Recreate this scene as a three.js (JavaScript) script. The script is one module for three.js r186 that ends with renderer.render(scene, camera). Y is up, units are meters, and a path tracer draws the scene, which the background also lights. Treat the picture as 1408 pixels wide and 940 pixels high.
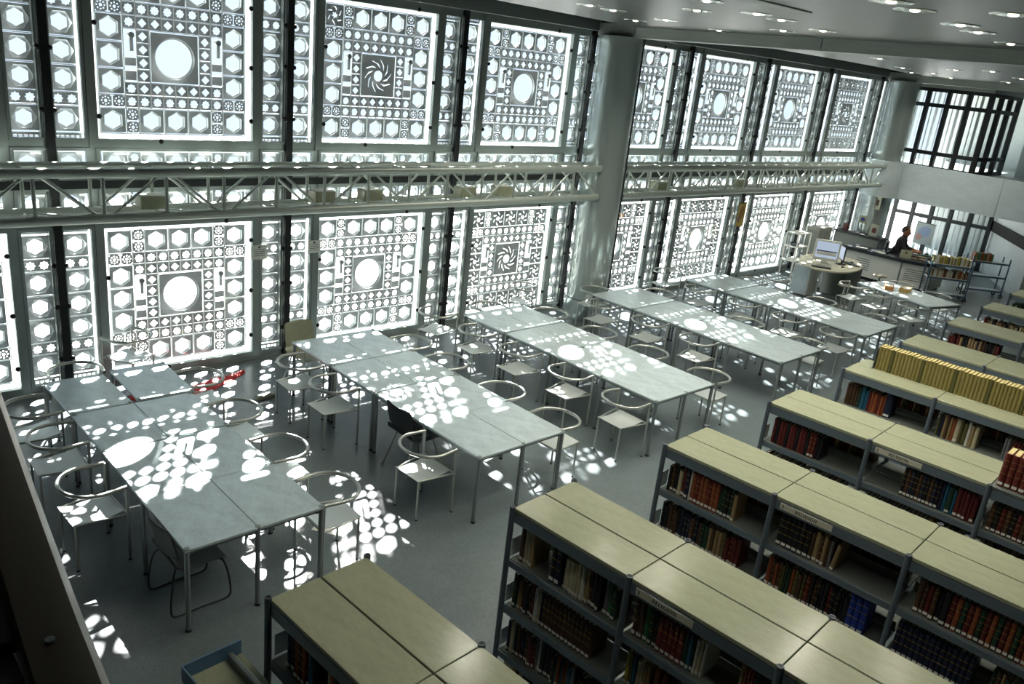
import * as THREE from 'three';
import { mergeGeometries, toCreasedNormals } from 'three/addons/utils/BufferGeometryUtils.js';
import { RoundedBoxGeometry } from 'three/addons/geometries/RoundedBoxGeometry.js';
import { MarchingCubes } from 'three/addons/objects/MarchingCubes.js';

// ---------------------------------------------------------------- camera, sky, sun, exposure
const scene = new THREE.Scene();
const CAM = new THREE.Vector3(-3.0335, 4.3496, 10.2158);
const camera = new THREE.PerspectiveCamera(45.49, 1408 / 940, 0.05, 400);
{
  const r = new THREE.Vector3(0.735462, 0.104425, 0.669471), u = new THREE.Vector3(0.14618, 0.94033, -0.307263), f = new THREE.Vector3(0.661609, -0.323843, -0.676312);
  camera.position.copy(CAM);
  camera.quaternion.setFromRotationMatrix(new THREE.Matrix4().makeBasis(r, u, f.negate()));
}
scene.background = new THREE.Color().setRGB(0.62, 0.77, 0.93);
scene.backgroundIntensity = 0.78;
const sun = new THREE.DirectionalLight(new THREE.Color().setRGB(1, 0.99, 0.96), 23);
sun.position.set(5.2 + 18.3, 1 + 32.3, 2 - 34.4);
sun.target.position.set(5.2, 1, 2);
sun.castShadow = true;
sun.shadow.mapSize.set(4096, 4096);
Object.assign(sun.shadow.camera, { left: -26, right: 26, top: 16, bottom: -16, near: 1, far: 110 });
scene.add(sun, sun.target);
const LAMP_POWER = 3.2;
const renderer = new THREE.WebGLRenderer();
renderer.toneMapping = THREE.LinearToneMapping;
renderer.toneMappingExposure = 1.9;
renderer.shadowMap.enabled = true;

// ---------------------------------------------------------------- helpers
let seed = 20231;
const rnd = () => { seed = (seed * 1664525 + 1013904223) >>> 0; return seed / 4294967296; };
const rr = (a, b) => a + (b - a) * rnd();
const used = {};
function numbered(n) { const k = used[n] = (used[n] ?? -1) + 1; return k ? n + '_' + String(k).padStart(3, '0') : n; }
function mesh(name, geo, m) { const o = new THREE.Mesh(geo, m); o.name = name; o.castShadow = o.receiveShadow = true; return o; }
function part(name, geo, m, parent, x, y, z) { const o = mesh(name, geo, m); if (x !== undefined) o.position.set(x, y, z); parent.add(o); return o; }
function tag(o, label, category, group) { o.userData.label = label; o.userData.category = category; if (group) o.userData.group = group; return o; }
function thing(name, label, category, pos = [0, 0, 0], turn = 0, group) {
  const o = new THREE.Group(); o.name = numbered(name); o.position.set(...pos); o.rotation.y = turn; scene.add(o);
  return tag(o, label, category, group);
}
function single(name, geo, m, label, category, group) { const o = mesh(numbered(name), geo, m); scene.add(o); return tag(o, label, category, group); }
function struct(name, geo, m, label, category = 'wall') { const o = geo ? mesh(numbered(name), geo, m) : new THREE.Group(); o.name ||= numbered(name); o.userData.kind = 'structure'; tag(o, label, category); scene.add(o); return o; }
function copyOf(src, pos, turn, label) { const c = src.clone(); c.userData = { ...src.userData, label }; c.name = numbered(src.name.replace(/_\d{3}$/, '')); c.position.set(...pos); c.rotation.y = turn; scene.add(c); return c; }
const box = (w, h, d, x = 0, y = 0, z = 0) => new THREE.BoxGeometry(w, h, d).translate(x, y, z);
const box2 = (x0, x1, y0, y1, z0, z1) => new THREE.BoxGeometry(x1 - x0, y1 - y0, z1 - z0).translate((x0 + x1) / 2, (y0 + y1) / 2, (z0 + z1) / 2);
const rbox = (w, h, d, r, x = 0, y = 0, z = 0) => new RoundedBoxGeometry(w, h, d, 2, r).translate(x, y, z);
const cyl = (r, h, x = 0, y = 0, z = 0, n = 16, r2 = r) => new THREE.CylinderGeometry(r2, r, h, n).translate(x, y, z);
const V = (x, y, z) => new THREE.Vector3(x, y, z);
function rod(a, b, r, n = 8) {
  const d = b.clone().sub(a), g = new THREE.CylinderGeometry(r, r, d.length(), n);
  g.applyQuaternion(new THREE.Quaternion().setFromUnitVectors(V(0, 1, 0), d.clone().normalize()));
  return g.translate((a.x + b.x) / 2, (a.y + b.y) / 2, (a.z + b.z) / 2);
}
const tube = (pts, r, seg = 40, n = 8, closed = false) => new THREE.TubeGeometry(new THREE.CatmullRomCurve3(pts, closed), seg, r, n, closed);
const merge = (list) => mergeGeometries(list.map((g) => { const q = g.index ? g.toNonIndexed() : g; for (const k of Object.keys(q.attributes)) if (!['position', 'normal', 'uv'].includes(k)) q.deleteAttribute(k); return q; }));
const ord = ['first', 'second', 'third', 'fourth', 'fifth', 'sixth', 'seventh', 'eighth', 'ninth'];

// ---------------------------------------------------------------- procedural textures and materials
function noiseTex(size, fn, srgb) {
  const d = new Uint8Array(size * size * 4);
  for (let y = 0; y < size; y++) for (let x = 0; x < size; x++) { const c = fn(x, y), i = (y * size + x) * 4; d[i] = c[0]; d[i + 1] = c[1]; d[i + 2] = c[2]; d[i + 3] = 255; }
  const t = new THREE.DataTexture(d, size, size); t.wrapS = t.wrapT = THREE.RepeatWrapping; t.magFilter = THREE.LinearFilter; t.minFilter = THREE.LinearMipmapLinearFilter; t.generateMipmaps = true;
  if (srgb) t.colorSpace = THREE.SRGBColorSpace; t.needsUpdate = true; return t;
}
function lattice(n) { const a = new Float32Array(n * n); for (let i = 0; i < n * n; i++) a[i] = rnd(); return (x, y) => { x = ((x % n) + n) % n; y = ((y % n) + n) % n; const i = Math.floor(x), j = Math.floor(y), u = x - i, v = y - j, i2 = (i + 1) % n, j2 = (j + 1) % n; return (a[j * n + i] * (1 - u) + a[j * n + i2] * u) * (1 - v) + (a[j2 * n + i] * (1 - u) + a[j2 * n + i2] * u) * v; }; }
const L8 = lattice(8), L32 = lattice(32), L128 = lattice(128);
const floorTex = noiseTex(512, (x, y) => {
  const b = 124 + 8 * (L8(x / 64, y / 64) - 0.5) + 6 * (L32(x / 16, y / 16) - 0.5) + 14 * (L128(x / 4, y / 4) - 0.5) + 34 * (rnd() - 0.5);
  return [b * 0.94, b, b * 1.02];
}, true);
const brushTex = noiseTex(512, (x, y) => {
  const s = 0.5 * L128(x / 40, y / 2) + 0.3 * L32(x / 30, y / 30) + 0.2 * L8(x / 64, y / 64);
  const v = 80 + 70 * s; return [v, v, v];
});
const tableTex = noiseTex(512, (x, y) => {
  let v = 232 + 22 * (L8(x / 64, y / 64) - 0.5) + 16 * (L32(x / 16, y / 16) - 0.5) + 8 * (L128(x / 60, y / 3) - 0.5);
  const st = L32(x / 22 + 7, y / 22 + 3) * L8(x / 64 + 2, y / 64 + 5); if (st > 0.7) v -= 60 * (st - 0.7) / 0.3;
  return [v * 0.985, v, v];
}, true);
const creamTex = noiseTex(256, (x, y) => { const v = 206 + 10 * (L8(x / 32, y / 32) - 0.5) + 10 * (L32(x / 8, y / 8) - 0.5) + 8 * (rnd() - 0.5); return [v, v * 0.99, v * 0.9]; }, true);
const panelTex = noiseTex(256, (x, y) => { const v = 232 + 12 * (L8(x / 32, y / 32) - 0.5) + 10 * (L32(x / 8, y / 8) - 0.5) + 8 * (rnd() - 0.5); return [v, v, v]; }, true);
const rep = (t, u, v) => { const c = t.clone(); c.repeat.set(u, v); c.needsUpdate = true; return c; };
const std = (hex, rough, metal = 0, extra = {}) => new THREE.MeshStandardMaterial({ color: hex, roughness: rough, metalness: metal, ...extra });
const M = {
  floor: std('#dfe6e6', 0.3, 0, { map: rep(floorTex, 24, 12) }),
  ceiling: std('#535a57', 0.35, 0.15, { map: rep(panelTex, 10, 6) }),
  beam: std('#a3aca6', 0.5, 0.1, { map: panelTex }),
  wall: std('#c3cbc9', 0.6, 0, { map: panelTex }),
  fascia: std('#dbe8ec', 0.4, 0.05, { map: panelTex }),
  dark: std('#1b1f20', 0.5, 0.3),
  alu: std('#8d938f', 0.38, 0.75),
  frame: std('#8f9895', 0.42, 0.5),
  plate: std('#a3abac', 0.45, 0.3),
  iris: std('#c5cbcc', 0.4, 0.35),
  rail: std('#d4dad9', 0.35, 0.5),
  knob: std('#151515', 0.5, 0.2),
  columnSteel: std('#b4bfbd', 0.32, 0.55, { roughnessMap: rep(brushTex, 1, 3) }),
  truss: std('#b4bcb4', 0.4, 0.4),
  tableTop: std('#dfeaec', 0.3, 0.35, { map: tableTex }),
  tableLeg: std('#8f9696', 0.4, 0.7),
  chairTube: std('#b6bab4', 0.34, 0.7),
  seat: std('#cfd6d4', 0.36, 0.5),
  cream: std('#c3c9bb', 0.2, 0, { map: creamTex }),
  shelfEdge: std('#6d7a83', 0.45, 0.3),
  post: std('#69737c', 0.42, 0.4),
  shelf: std('#6f7570', 0.5, 0.35),
  white: std('#e8e8e0', 0.6),
  black: std('#141517', 0.5),
  glass: new THREE.MeshPhysicalMaterial({ color: 0xffffff, roughness: 0.02, transmission: 1, thickness: 0, ior: 1.45 }),
  brown: std('#4d412b', 0.4, 0.3),
  stone: std('#d9d6cc', 0.9),
  frost: new THREE.MeshPhysicalMaterial({ color: '#eef2f2', roughness: 1, transmission: 0.55, thickness: 0 }),
};
M.alu.envMapIntensity = 1;

// ================================================================ THE SETTING
const P = 2.8658, WN = 1.8589, YL = 0.12, YU = 3.0216, GAP = P - WN;
const CEIL = 5.08;
struct('floor', box2(-8, 27, -0.25, 0, -0.25, 14.2), M.floor, 'grey speckled stone floor of the reading room', 'floor');
struct('wall_left', box2(-8.3, -8, -0.25, 5.8, -0.4, 14.4), M.wall, 'pale plain wall closing the reading room beyond the brown rail', 'wall');
struct('wall_back', box2(-8.3, 27, -0.25, 5.8, 14.2, 14.5), M.wall, 'pale plain wall behind the bookcases', 'wall');
struct('wall_right', box2(25.6, 25.9, -0.25, 5.8, -0.4, 14.5), M.wall, 'pale wall far behind the end glazing', 'wall');
struct('ground', box2(-60, 90, -6.3, -6, -42, -0.6), M.stone, 'sunlit pale stone plaza outside the window lattice', 'ground');
// roof slab, ceiling and beams
struct('roof', box2(-8.3, 26, 5.5, 5.8, -0.4, 14.5), M.dark, 'dark roof slab above the suspended ceiling', 'roof');
{
  // suspended ceiling: one tray per structural bay, its window edge bowed back from the facade
  const tray = (name, x0, x1, label) => {
    const s = new THREE.Shape(); s.moveTo(x0, 14.2); s.lineTo(x0, 1.0);
    for (let k = 0; k <= 24; k++) { const t = k / 24; s.lineTo(x0 + (x1 - x0) * t, 1.0 + 0.55 * Math.sin(Math.PI * t)); }
    s.lineTo(x1, 14.2); s.closePath();
    const g = new THREE.ExtrudeGeometry(s, { depth: 0.12, bevelEnabled: false }); g.rotateX(Math.PI / 2).translate(0, CEIL + 0.12, 0);
    return struct(name, g, M.ceiling, label, 'ceiling');
  };
  const c1 = tray('ceiling', -3.2, 8.0, 'grey suspended ceiling tray over the first table rows');
  tray('ceiling', 8.3, 19.45, 'grey suspended ceiling tray between the two columns');
  tray('ceiling', 19.75, 25.6, 'grey ceiling tray above the glazed end room');
  tray('ceiling', -8, -3.5, 'grey ceiling tray beyond the brown rail');
  for (const [z0, z1, x0, x1] of [[5.75, 5.95, -3, 4.6], [8.4, 8.6, -3, 7.2], [3.6, 3.78, -3, 3.9]]) part('ceiling_slot', box2(x0, x1, CEIL - 0.012, CEIL, z0, z1), M.beam, c1);
  for (const [k, x] of [[0, 8.15], [1, 19.6], [2, -3.35]]) {
    const b = struct('trim_' + (k + 1), null, null, ['pale downstand ceiling beam running from the near column', 'pale downstand ceiling beam running from the far column', 'pale downstand ceiling beam over the brown rail'][k], 'beam');
    for (let j = 0; j < 4; j++) part('beam_panel', box2(x - 0.16, x + 0.16, 4.92, 5.12, 1.0 + j * 3.3, 1.0 + (j + 1) * 3.3 - 0.015), M.beam, b);
    part('beam_core', box2(x - 0.13, x + 0.13, 4.95, 5.5, 0.2, 14.2), M.dark, b);
    part('beam_head', box2(x - 0.16, x + 0.16, 4.92, 5.12, 0.2, 0.985), M.beam, b);
  }
  struct('trim_4', box2(-8, 19.9, 4.99, 5.5, -0.22, 0.22), M.frame, 'grey edge beam along the top of the window lattice', 'beam');
}
// end of the room: balcony, glazed end rooms, oblique wall
{
  const bal = struct('wall_end', null, null, 'pale blue grey balcony fascia at the end of the room', 'balcony');
  part('fascia_panel', box2(19.5, 19.62, 1.96, 2.9, 1.17, 3.6), M.fascia, bal);
  part('fascia_panel', box2(19.5, 19.62, 1.96, 2.9, 3.61, 6.4), M.fascia, bal);
  part('fascia_panel', box2(19.5, 19.62, 1.96, 2.9, 6.41, 10), M.fascia, bal);
  const cs = new THREE.CylinderGeometry(0.52, 0.52, 0.94, 32, 1, false); part('fascia_collar', cs, M.fascia, bal, 19.58, 2.43, 0.66);
  part('slab', box2(19.62, 25.6, 1.96, 2.78, 0.05, 10), M.wall, bal);
  struct('wall_upper', box2(22.6, 22.8, 2.78, 5.5, 2.9, 10), M.fascia, 'pale wall on the balcony beside the upper glazing', 'wall');
  const ob = new THREE.BoxGeometry(3.6, 1.96, 0.12); ob.rotateY(Math.atan2(1.9, 3.0)).translate(21.75, 0.98, 3.55);
  const w = struct('wall_oblique', ob, M.wall, 'pale oblique wall with a broad black rail band under the balcony', 'wall');
  const hr = new THREE.BoxGeometry(3.4, 0.27, 0.06); hr.rotateY(Math.atan2(1.9, 3.0)).translate(21.75 - 0.535 * 0.09, 1.34, 3.55 - 0.845 * 0.09); part('handrail_band', hr, std('#0c0c0d', 0.9), w);
  // glazed walls: vertical and horizontal dark mullions, one pane per field
  let wn = 200;
  const glazed = (axis, at, a0, a1, y0, y1, nv, rows, label) => {
    const g = struct('window_' + wn++, null, null, label, 'window');
    const put = (nm, b0, b1, c0, c1, th, m) => part(nm, axis === 'x' ? box2(at - th / 2, at + th / 2, c0, c1, b0, b1) : box2(b0, b1, c0, c1, at - th / 2, at + th / 2), m, g);
    for (let i = 0; i <= nv; i++) { const b = a0 + (a1 - a0) * i / nv; put('mullion', b - 0.05, b + 0.05, y0, y1, 0.12, M.dark); }
    for (const y of [y0 + 0.04, ...rows, y1 - 0.04]) put('transom', a0, a1, y - 0.05, y + 0.05, 0.1, M.dark);
    const ys = [y0, ...rows, y1];
    for (let i = 0; i < nv; i++) for (let j = 0; j + 1 < ys.length; j++) put('pane', a0 + (a1 - a0) * i / nv + 0.05, a0 + (a1 - a0) * (i + 1) / nv - 0.05, ys[j] + 0.05, ys[j + 1] - 0.05, 0.008, M.glass);
    return g;
  };
  glazed('x', 20.5, 0.42, 2.5, 2.78, 4.85, 4, [3.2, 4.42], 'dark framed upper glazing above the balcony fascia');
  glazed('z', 2.5, 20.5, 22.6, 2.78, 4.85, 3, [3.2, 4.42], 'dark framed return glazing beside the balcony wall');
  glazed('x', 23, -0.2, 2.55, 0, 1.96, 5, [1.25], 'dark framed lower glazing behind the librarian');
  struct('wall_header', box2(20.42, 25.6, 4.85, 5.5, 0.06, 2.56), M.beam, 'pale header above the upper end glazing', 'wall');
  // the narrow outer grille seen behind the end glazing
  for (const [k, x, y0, y1, z0, z1] of [[0, 21.6, 2.79, 4.9, 0.2, 2.3], [1, 24.2, 0, 1.95, 0.15, 2.4]]) {
    const g = thing('sun_louvre', k ? 'row of thin upright louvre blades behind the lower end glazing' : 'row of thin upright louvre blades behind the upper end glazing', 'louvre', [x, y0, z0]);
    for (let i = 0; i < 15; i++) part('blade', box(0.05, y1 - y0, i % 4 ? 0.02 : 0.06, 0, (y1 - y0) / 2, (z1 - z0) * (i + 0.3) / 15), i % 3 ? M.iris : M.frame, g);
  }
}
// columns
function column(x, z, label, notices) {
  const g = thing('round_column', label, 'column', [x, 0, z]);
  part('shaft', cyl(0.385, 4.52, 0, 0.4 + 2.26, 0, 48), M.columnSteel, g);
  part('base_drum', cyl(0.39, 0.385, 0, 0.1925, 0, 48), M.columnSteel, g);
  part('shadow_joint', cyl(0.372, 0.03, 0, 0.39, 0, 48), M.black, g);
  const a = 0.86, st = box(0.07, 4.5, 0.05, 0.372, 2.67, 0); st.rotateY(-a); part('cable_strip', st, M.black, g);
  part('capital_plate', cyl(0.36, 0.02, 0, 4.925, 0, 48), M.black, g);
  return g;
}
column(8.12, 0.62, 'brushed steel round column between the two truss spans');
column(19.58, 0.62, 'brushed steel round column at the balcony end of the truss');

// ================================================================ THE WINDOW LATTICE
const MARG = 0.055, u = (WN - 2 * MARG) / 12, TH = 0.008;
const sq = (w, h) => { const s = new THREE.Shape(); s.moveTo(-w / 2, -h / 2); s.lineTo(w / 2, -h / 2); s.lineTo(w / 2, h / 2); s.lineTo(-w / 2, h / 2); s.closePath(); return s; };
const poly = (n, r, rot = 0, cx = 0, cy = 0, r2) => { const p = new THREE.Path(), m = r2 ? 2 * n : n; for (let i = 0; i < m; i++) { const a = rot - i * 2 * Math.PI / m, q = r2 && i % 2 ? r2 : r; p[i ? 'lineTo' : 'moveTo'](cx + q * Math.cos(a), cy + q * Math.sin(a)); } p.closePath(); return p; };
const rect = (w, h, cx, cy) => { const p = new THREE.Path(); p.moveTo(cx - w / 2, cy - h / 2); p.lineTo(cx - w / 2, cy + h / 2); p.lineTo(cx + w / 2, cy + h / 2); p.lineTo(cx + w / 2, cy - h / 2); p.closePath(); return p; };
const plate = (w, h, holes, th = TH) => { const s = sq(w, h); s.holes.push(...holes); return new THREE.ExtrudeGeometry(s, { depth: th, bevelEnabled: false, curveSegments: 6 }).translate(0, 0, -th / 2); };
const g2 = 2 * u - 0.022, g1 = u - 0.014, H = Math.PI / 6;
const petals = (n, r0, r1, wd, tw) => { const out = []; for (let i = 0; i < n; i++) { const a = i * 2 * Math.PI / n, c = (r, w) => { const b = a + tw * (r - r0) / (r1 - r0); return [r * Math.cos(b) - w * Math.sin(b), r * Math.sin(b) + w * Math.cos(b)]; }; const p = new THREE.Path(), rm = (r0 + r1) / 2; const q = [c(r0, 0), c(rm, wd), c(r1, wd * 0.7), c(r1 * 1.03, 0), c(rm, -wd * 0.4)].reverse(); q.forEach((v, k) => p[k ? 'lineTo' : 'moveTo'](...v)); p.closePath(); out.push(p); } return out; };
const GEO = {
  hex: plate(g2, g2, [poly(6, u * 0.8, Math.PI / 2)]),
  hexRing: plate(g2 * 0.95, g2 * 0.95, [poly(6, u * 0.68, Math.PI / 2)], 0.005),
  hexSide: plate(g2, g2, [poly(6, u * 0.86, 0)]),
  hexSideRing: plate(g2 * 0.96, g2 * 0.96, [poly(6, u * 0.62, Math.PI / 2)], 0.005),
  hexShut: plate(g2, g2, [poly(6, u * 0.34, 0.2, 0, 0, u * 0.16), ...petals(6, u * 0.42, u * 0.78, u * 0.13, 0.5)]),
  star: plate(g1, g1, [poly(8, u * 0.36, 0, 0, 0, u * 0.27)]),
  diamond: plate(g1, g1, [poly(4, u * 0.34, 0)]),
  rosette: plate(g1, g1, [poly(6, u * 0.13, 0), ...[0, 1, 2, 3, 4, 5, 6, 7].map((k) => poly(5, u * 0.075, k, u * 0.29 * Math.cos(k * Math.PI / 4), u * 0.29 * Math.sin(k * Math.PI / 4))), ...[0, 1, 2, 3].map((k) => poly(4, u * 0.06, 0, u * 0.39 * (k % 2 ? 1 : -1), u * 0.39 * (k > 1 ? 1 : -1)))]),
  centre: plate(4 * u - 0.03, 4 * u - 0.03, [poly(36, u * 1.62, 0)]),
  centreRing: plate(4 * u - 0.04, 4 * u - 0.04, [poly(36, u * 1.48, 0)], 0.006),
  centreShut: plate(4 * u - 0.03, 4 * u - 0.03, [poly(10, u * 0.5, 0), ...petals(10, u * 0.75, u * 1.5, u * 0.15, 0.75)]),
  pairStar: plate(g2, g1, [poly(8, u * 0.36, 0, -u * 0.48, 0, u * 0.26), poly(8, u * 0.36, 0, u * 0.48, 0, u * 0.26)]),
  dash: plate(g2 + 0.03, 0.085, [-0.72, -0.36, 0, 0.36, 0.72].flatMap((x) => [rect(u * 0.26, u * 0.06, x * u, u * 0.06), rect(u * 0.26, u * 0.06, x * u, -u * 0.06)])),
  motor: merge([box(u * 0.26, u * 1.1, 0.05, u * 0.1, u * 0.9, 0), cyl(u * 0.24, 0.06, 0, 0, 0, 8).rotateX(Math.PI / 2).translate(u * 0.05, u * 1.55, 0.02), box(u * 0.86, u * 0.7, 0.01, 0, -u * 1.5, 0), box(u * 0.86, u * 0.6, 0.01, 0, -u * 0.45, 0)]),
  knob: new THREE.SphereGeometry(0.03, 8, 6),
};
const SET = -0.075;          // the lattice stands this far outside the inner frames
let winNo = 1;
function frameGeo(w, h, t, d) { return merge([box2(-t, 0, -t, h + t, -d / 2, d / 2), box2(w, w + t, -t, h + t, -d / 2, d / 2), box2(0, w, -t, 0, -d / 2, d / 2), box2(0, w, h, h + t, -d / 2, d / 2)]); }
const panelFrame = frameGeo(WN, WN, 0.1, 0.07);
const panelPane = box(WN, WN, 0.006, WN / 2, WN / 2, -0.02);
// the fine rails that carry the plates
const panelRails = (() => {
  const l = [], S = 12 * u, r = 0.009, at = (k) => MARG + k * u;
  const bar = (x0, x1, y0, y1) => l.push(box2(x0, x1, y0, y1, SET - 0.014, SET + 0.012));
  const hb = (k, a, b) => bar(at(a), at(b), at(k) - r / 2, at(k) + r / 2), vb = (k, a, b) => bar(at(k) - r / 2, at(k) + r / 2, at(a), at(b));
  for (const k of [0, 2, 3, 9, 10, 12]) { hb(k, 0, 12); vb(k, 0, 12); }
  for (const k of [5, 7]) { hb(k, 0, 2); hb(k, 10, 12); vb(k, 0, 2); vb(k, 10, 12); }
  for (const k of [4, 8]) { hb(k, 2, 10); vb(k, 2, 10); }
  for (const k of [5, 6, 7]) { hb(k, 3, 4); hb(k, 8, 9); vb(k, 2, 4); vb(k, 8, 10); }
  return merge(l);
})();
// frosted margin added round the lattice: glows white and stops sharp sun bands
const panelMargin = merge([box2(-0.03, MARG - 0.012, -0.03, WN + 0.03, SET - 0.004, SET + 0.004), box2(WN - MARG + 0.012, WN + 0.03, -0.03, WN + 0.03, SET - 0.004, SET + 0.004), box2(MARG - 0.012, WN - MARG + 0.012, -0.03, MARG - 0.012, SET - 0.004, SET + 0.004), box2(MARG - 0.012, WN - MARG + 0.012, WN - MARG + 0.012, WN + 0.03, SET - 0.004, SET + 0.004)]);
function cell(kind, x, y, parent, dim) {
  const o = part(kind === 'centre' || kind === 'centreShut' ? 'iris_plate' : kind.startsWith('hex') ? 'hexagon_plate' : kind === 'dash' ? 'slotted_plate' : 'star_plate', GEO[kind], dim === 2 ? M.plateWarm ?? M.plate : M.plate, parent, x, y, SET);
  if (kind === 'hex') part('blade_ring', GEO.hexRing, M.iris, o, 0, 0, -0.03);
  if (kind === 'hexSide') part('blade_ring', GEO.hexSideRing, M.iris, o, 0, 0, -0.03);
  if (kind === 'centre') part('blade_ring', GEO.centreRing, M.iris, o, 0, 0, -0.03);
  return o;
}
const colName = (i) => i < 0 ? 'beyond the brown rail' : i < 3 ? ['standing first', 'standing second', 'standing last'][i] + ' on the rail side of the near column' : ['next after the near column', 'second past the near column', 'third past the near column', 'nearest the far column'][i - 3];
function bigWindow(i, up) {
  // state of the diaphragms as in the photograph
  const shutCentre = (up && (i === 1 || i === 6)) || (!up && i === 2);
  const shutHex = (!up && (i === 2 || i === 3 || i === 4)) ? 1 : (up && i === 6) ? 1 : 0;
  const g = struct('window_' + winNo++, null, null, `${up ? 'upper' : 'lower'} square metal lattice window ${shutCentre ? 'with closed centre iris' : 'with open round centre'}, ${colName(i)}`, 'window');
  g.position.set(i * P, up ? YU : YL, 0);
  part('frame', panelFrame, M.frame, g); part('pane', panelPane, M.glass, g); part('lattice_rails', panelRails, M.rail, g); part('added_frosted_margin', panelMargin, M.frost, g);
  const at = (k) => MARG + k * u;
  const hx = (c, r) => cell(shutHex || (up && i === 1 && c === 1 && r === 11) ? 'hexShut' : 'hex', at(c), at(r), g);
  for (const c of [1, 4, 6, 8, 11]) { hx(c, 1); hx(c, 11); }
  for (const r of [4, 6, 8]) { hx(1, r); hx(11, r); }
  for (const c of [2.5, 9.5]) for (const r of [0.5, 1.5, 10.5, 11.5]) cell('rosette', at(c), at(r), g);
  for (const r of [2.5, 9.5]) for (const c of [0.5, 1.5, 10.5, 11.5]) cell('rosette', at(c), at(r), g);
  for (let c = 2.5; c < 10; c++) for (const r of [2.5, 9.5]) cell('star', at(c), at(r), g);
  for (const c of [2.5, 9.5]) { cell('star', at(c), at(3.5), g); cell('star', at(c), at(8.5), g); part('actuator', GEO.motor, M.plate, g, at(c), at(6), SET); }
  for (let c = 3.5; c < 9; c++) for (const r of [3.5, 8.5]) cell('diamond', at(c), at(r), g);
  for (let r = 4.5; r < 8; r++) for (const c of [3.5, 8.5]) cell('diamond', at(c), at(r), g);
  cell(shutCentre ? 'centreShut' : 'centre', at(6), at(6), g);
  for (const [x, y] of [[0.02, 0.25], [0.02, 1.25], [WN - 0.02, 0.25], [WN - 0.02, 0.9], [WN - 0.02, 1.6], [0.7, -0.02], [1.5, WN + 0.02]]) part('knob', GEO.knob, M.knob, g, x, y, 0.03);
}
const SW = 0.31;             // width of the side strips
const stripFrame = frameGeo(SW, WN, 0.035, 0.06), stripPane = box(SW, WN, 0.006, SW / 2, WN / 2, -0.02);
const ROWS = [[1, 'hexSide'], [2.5, 'pairStar'], [4, 'hexSide'], [6, 'hexSide'], [8, 'hexSide'], [9.5, 'pairStar'], [11, 'hexSide']];
const stripRails = merge([2, 3, 5, 7, 9, 10].map((k) => box2(0.01, SW - 0.01, MARG + k * u - 0.005, MARG + k * u + 0.005, SET - 0.014, SET + 0.012)));
const stripMargin = merge([box2(-0.03, (SW - g2) / 2 - 0.001, -0.03, WN + 0.03, SET - 0.003, SET + 0.003), box2((SW + g2) / 2 + 0.001, SW + 0.03, -0.03, WN + 0.03, SET - 0.003, SET + 0.003)]);  // added frosted sides: close the gaps that let sun lines through, and glow
function strip(x, y, horizontal, label, knobSide) {
  const g = struct('window_' + winNo++, null, null, label, 'window');
  g.position.set(x, y, 0);
  const inner = g;
  const T = (o) => { if (horizontal) { const p = o.position.clone(); o.position.set(p.y, p.x, p.z); o.rotation.z = -Math.PI / 2; o.scale.x *= 1; } return o; };
  const f = (nm, geo, m) => { const q = horizontal ? geo.clone().rotateZ(-Math.PI / 2).translate(0, SW, 0) : geo; return part(nm, q, m, inner); };
  f('frame', stripFrame, M.frame); f('pane', stripPane, M.glass); f('lattice_rails', stripRails, M.rail); f('added_frosted_margin', stripMargin, M.frost);
  for (const [r, k] of ROWS) T(cell(k, SW / 2, MARG + r * u, inner));
  for (const y2 of [0.006, WN - 0.006]) T(cell('dash', SW / 2, y2, inner));
  if (!horizontal) for (const yy of [0.3, 0.95, 1.45]) part('knob', GEO.knob, M.knob, g, knobSide > 0 ? SW - 0.01 : 0.01, yy, 0.04);
}
for (let i = -1; i <= 6; i++) for (const up of [false, true]) bigWindow(i, up);
const FRW = 0.12, SX1 = WN + FRW + 0.02, SX2 = P - FRW - 0.02 - SW;
for (let i = -2; i <= 6; i++) for (const up of [false, true]) for (const s of [0, 1]) {
  strip(i * P + (s ? SX2 : SX1), up ? YU : YL, false, `${up ? 'upper' : 'lower'} narrow hexagon strip ${s ? 'past' : 'before'} the mullion after ${i < 0 ? (i < -1 ? 'outermost' : 'hidden') + ' lattice by the rail' : ord[i] + ' lattice from the rail'}`, s ? -1 : 1);
}
const HY1 = YL + WN + FRW + 0.02, HY2 = YU - FRW - 0.02 - SW;
for (let i = -1; i <= 6; i++) for (const s of [0, 1]) strip(i * P, s ? HY2 : HY1, true, `${s ? 'higher' : 'lower'} lying hexagon strip behind truss at ${i < 0 ? 'hidden lattice by the rail' : ord[i] + ' lattice from the rail'}`, 0);
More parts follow.
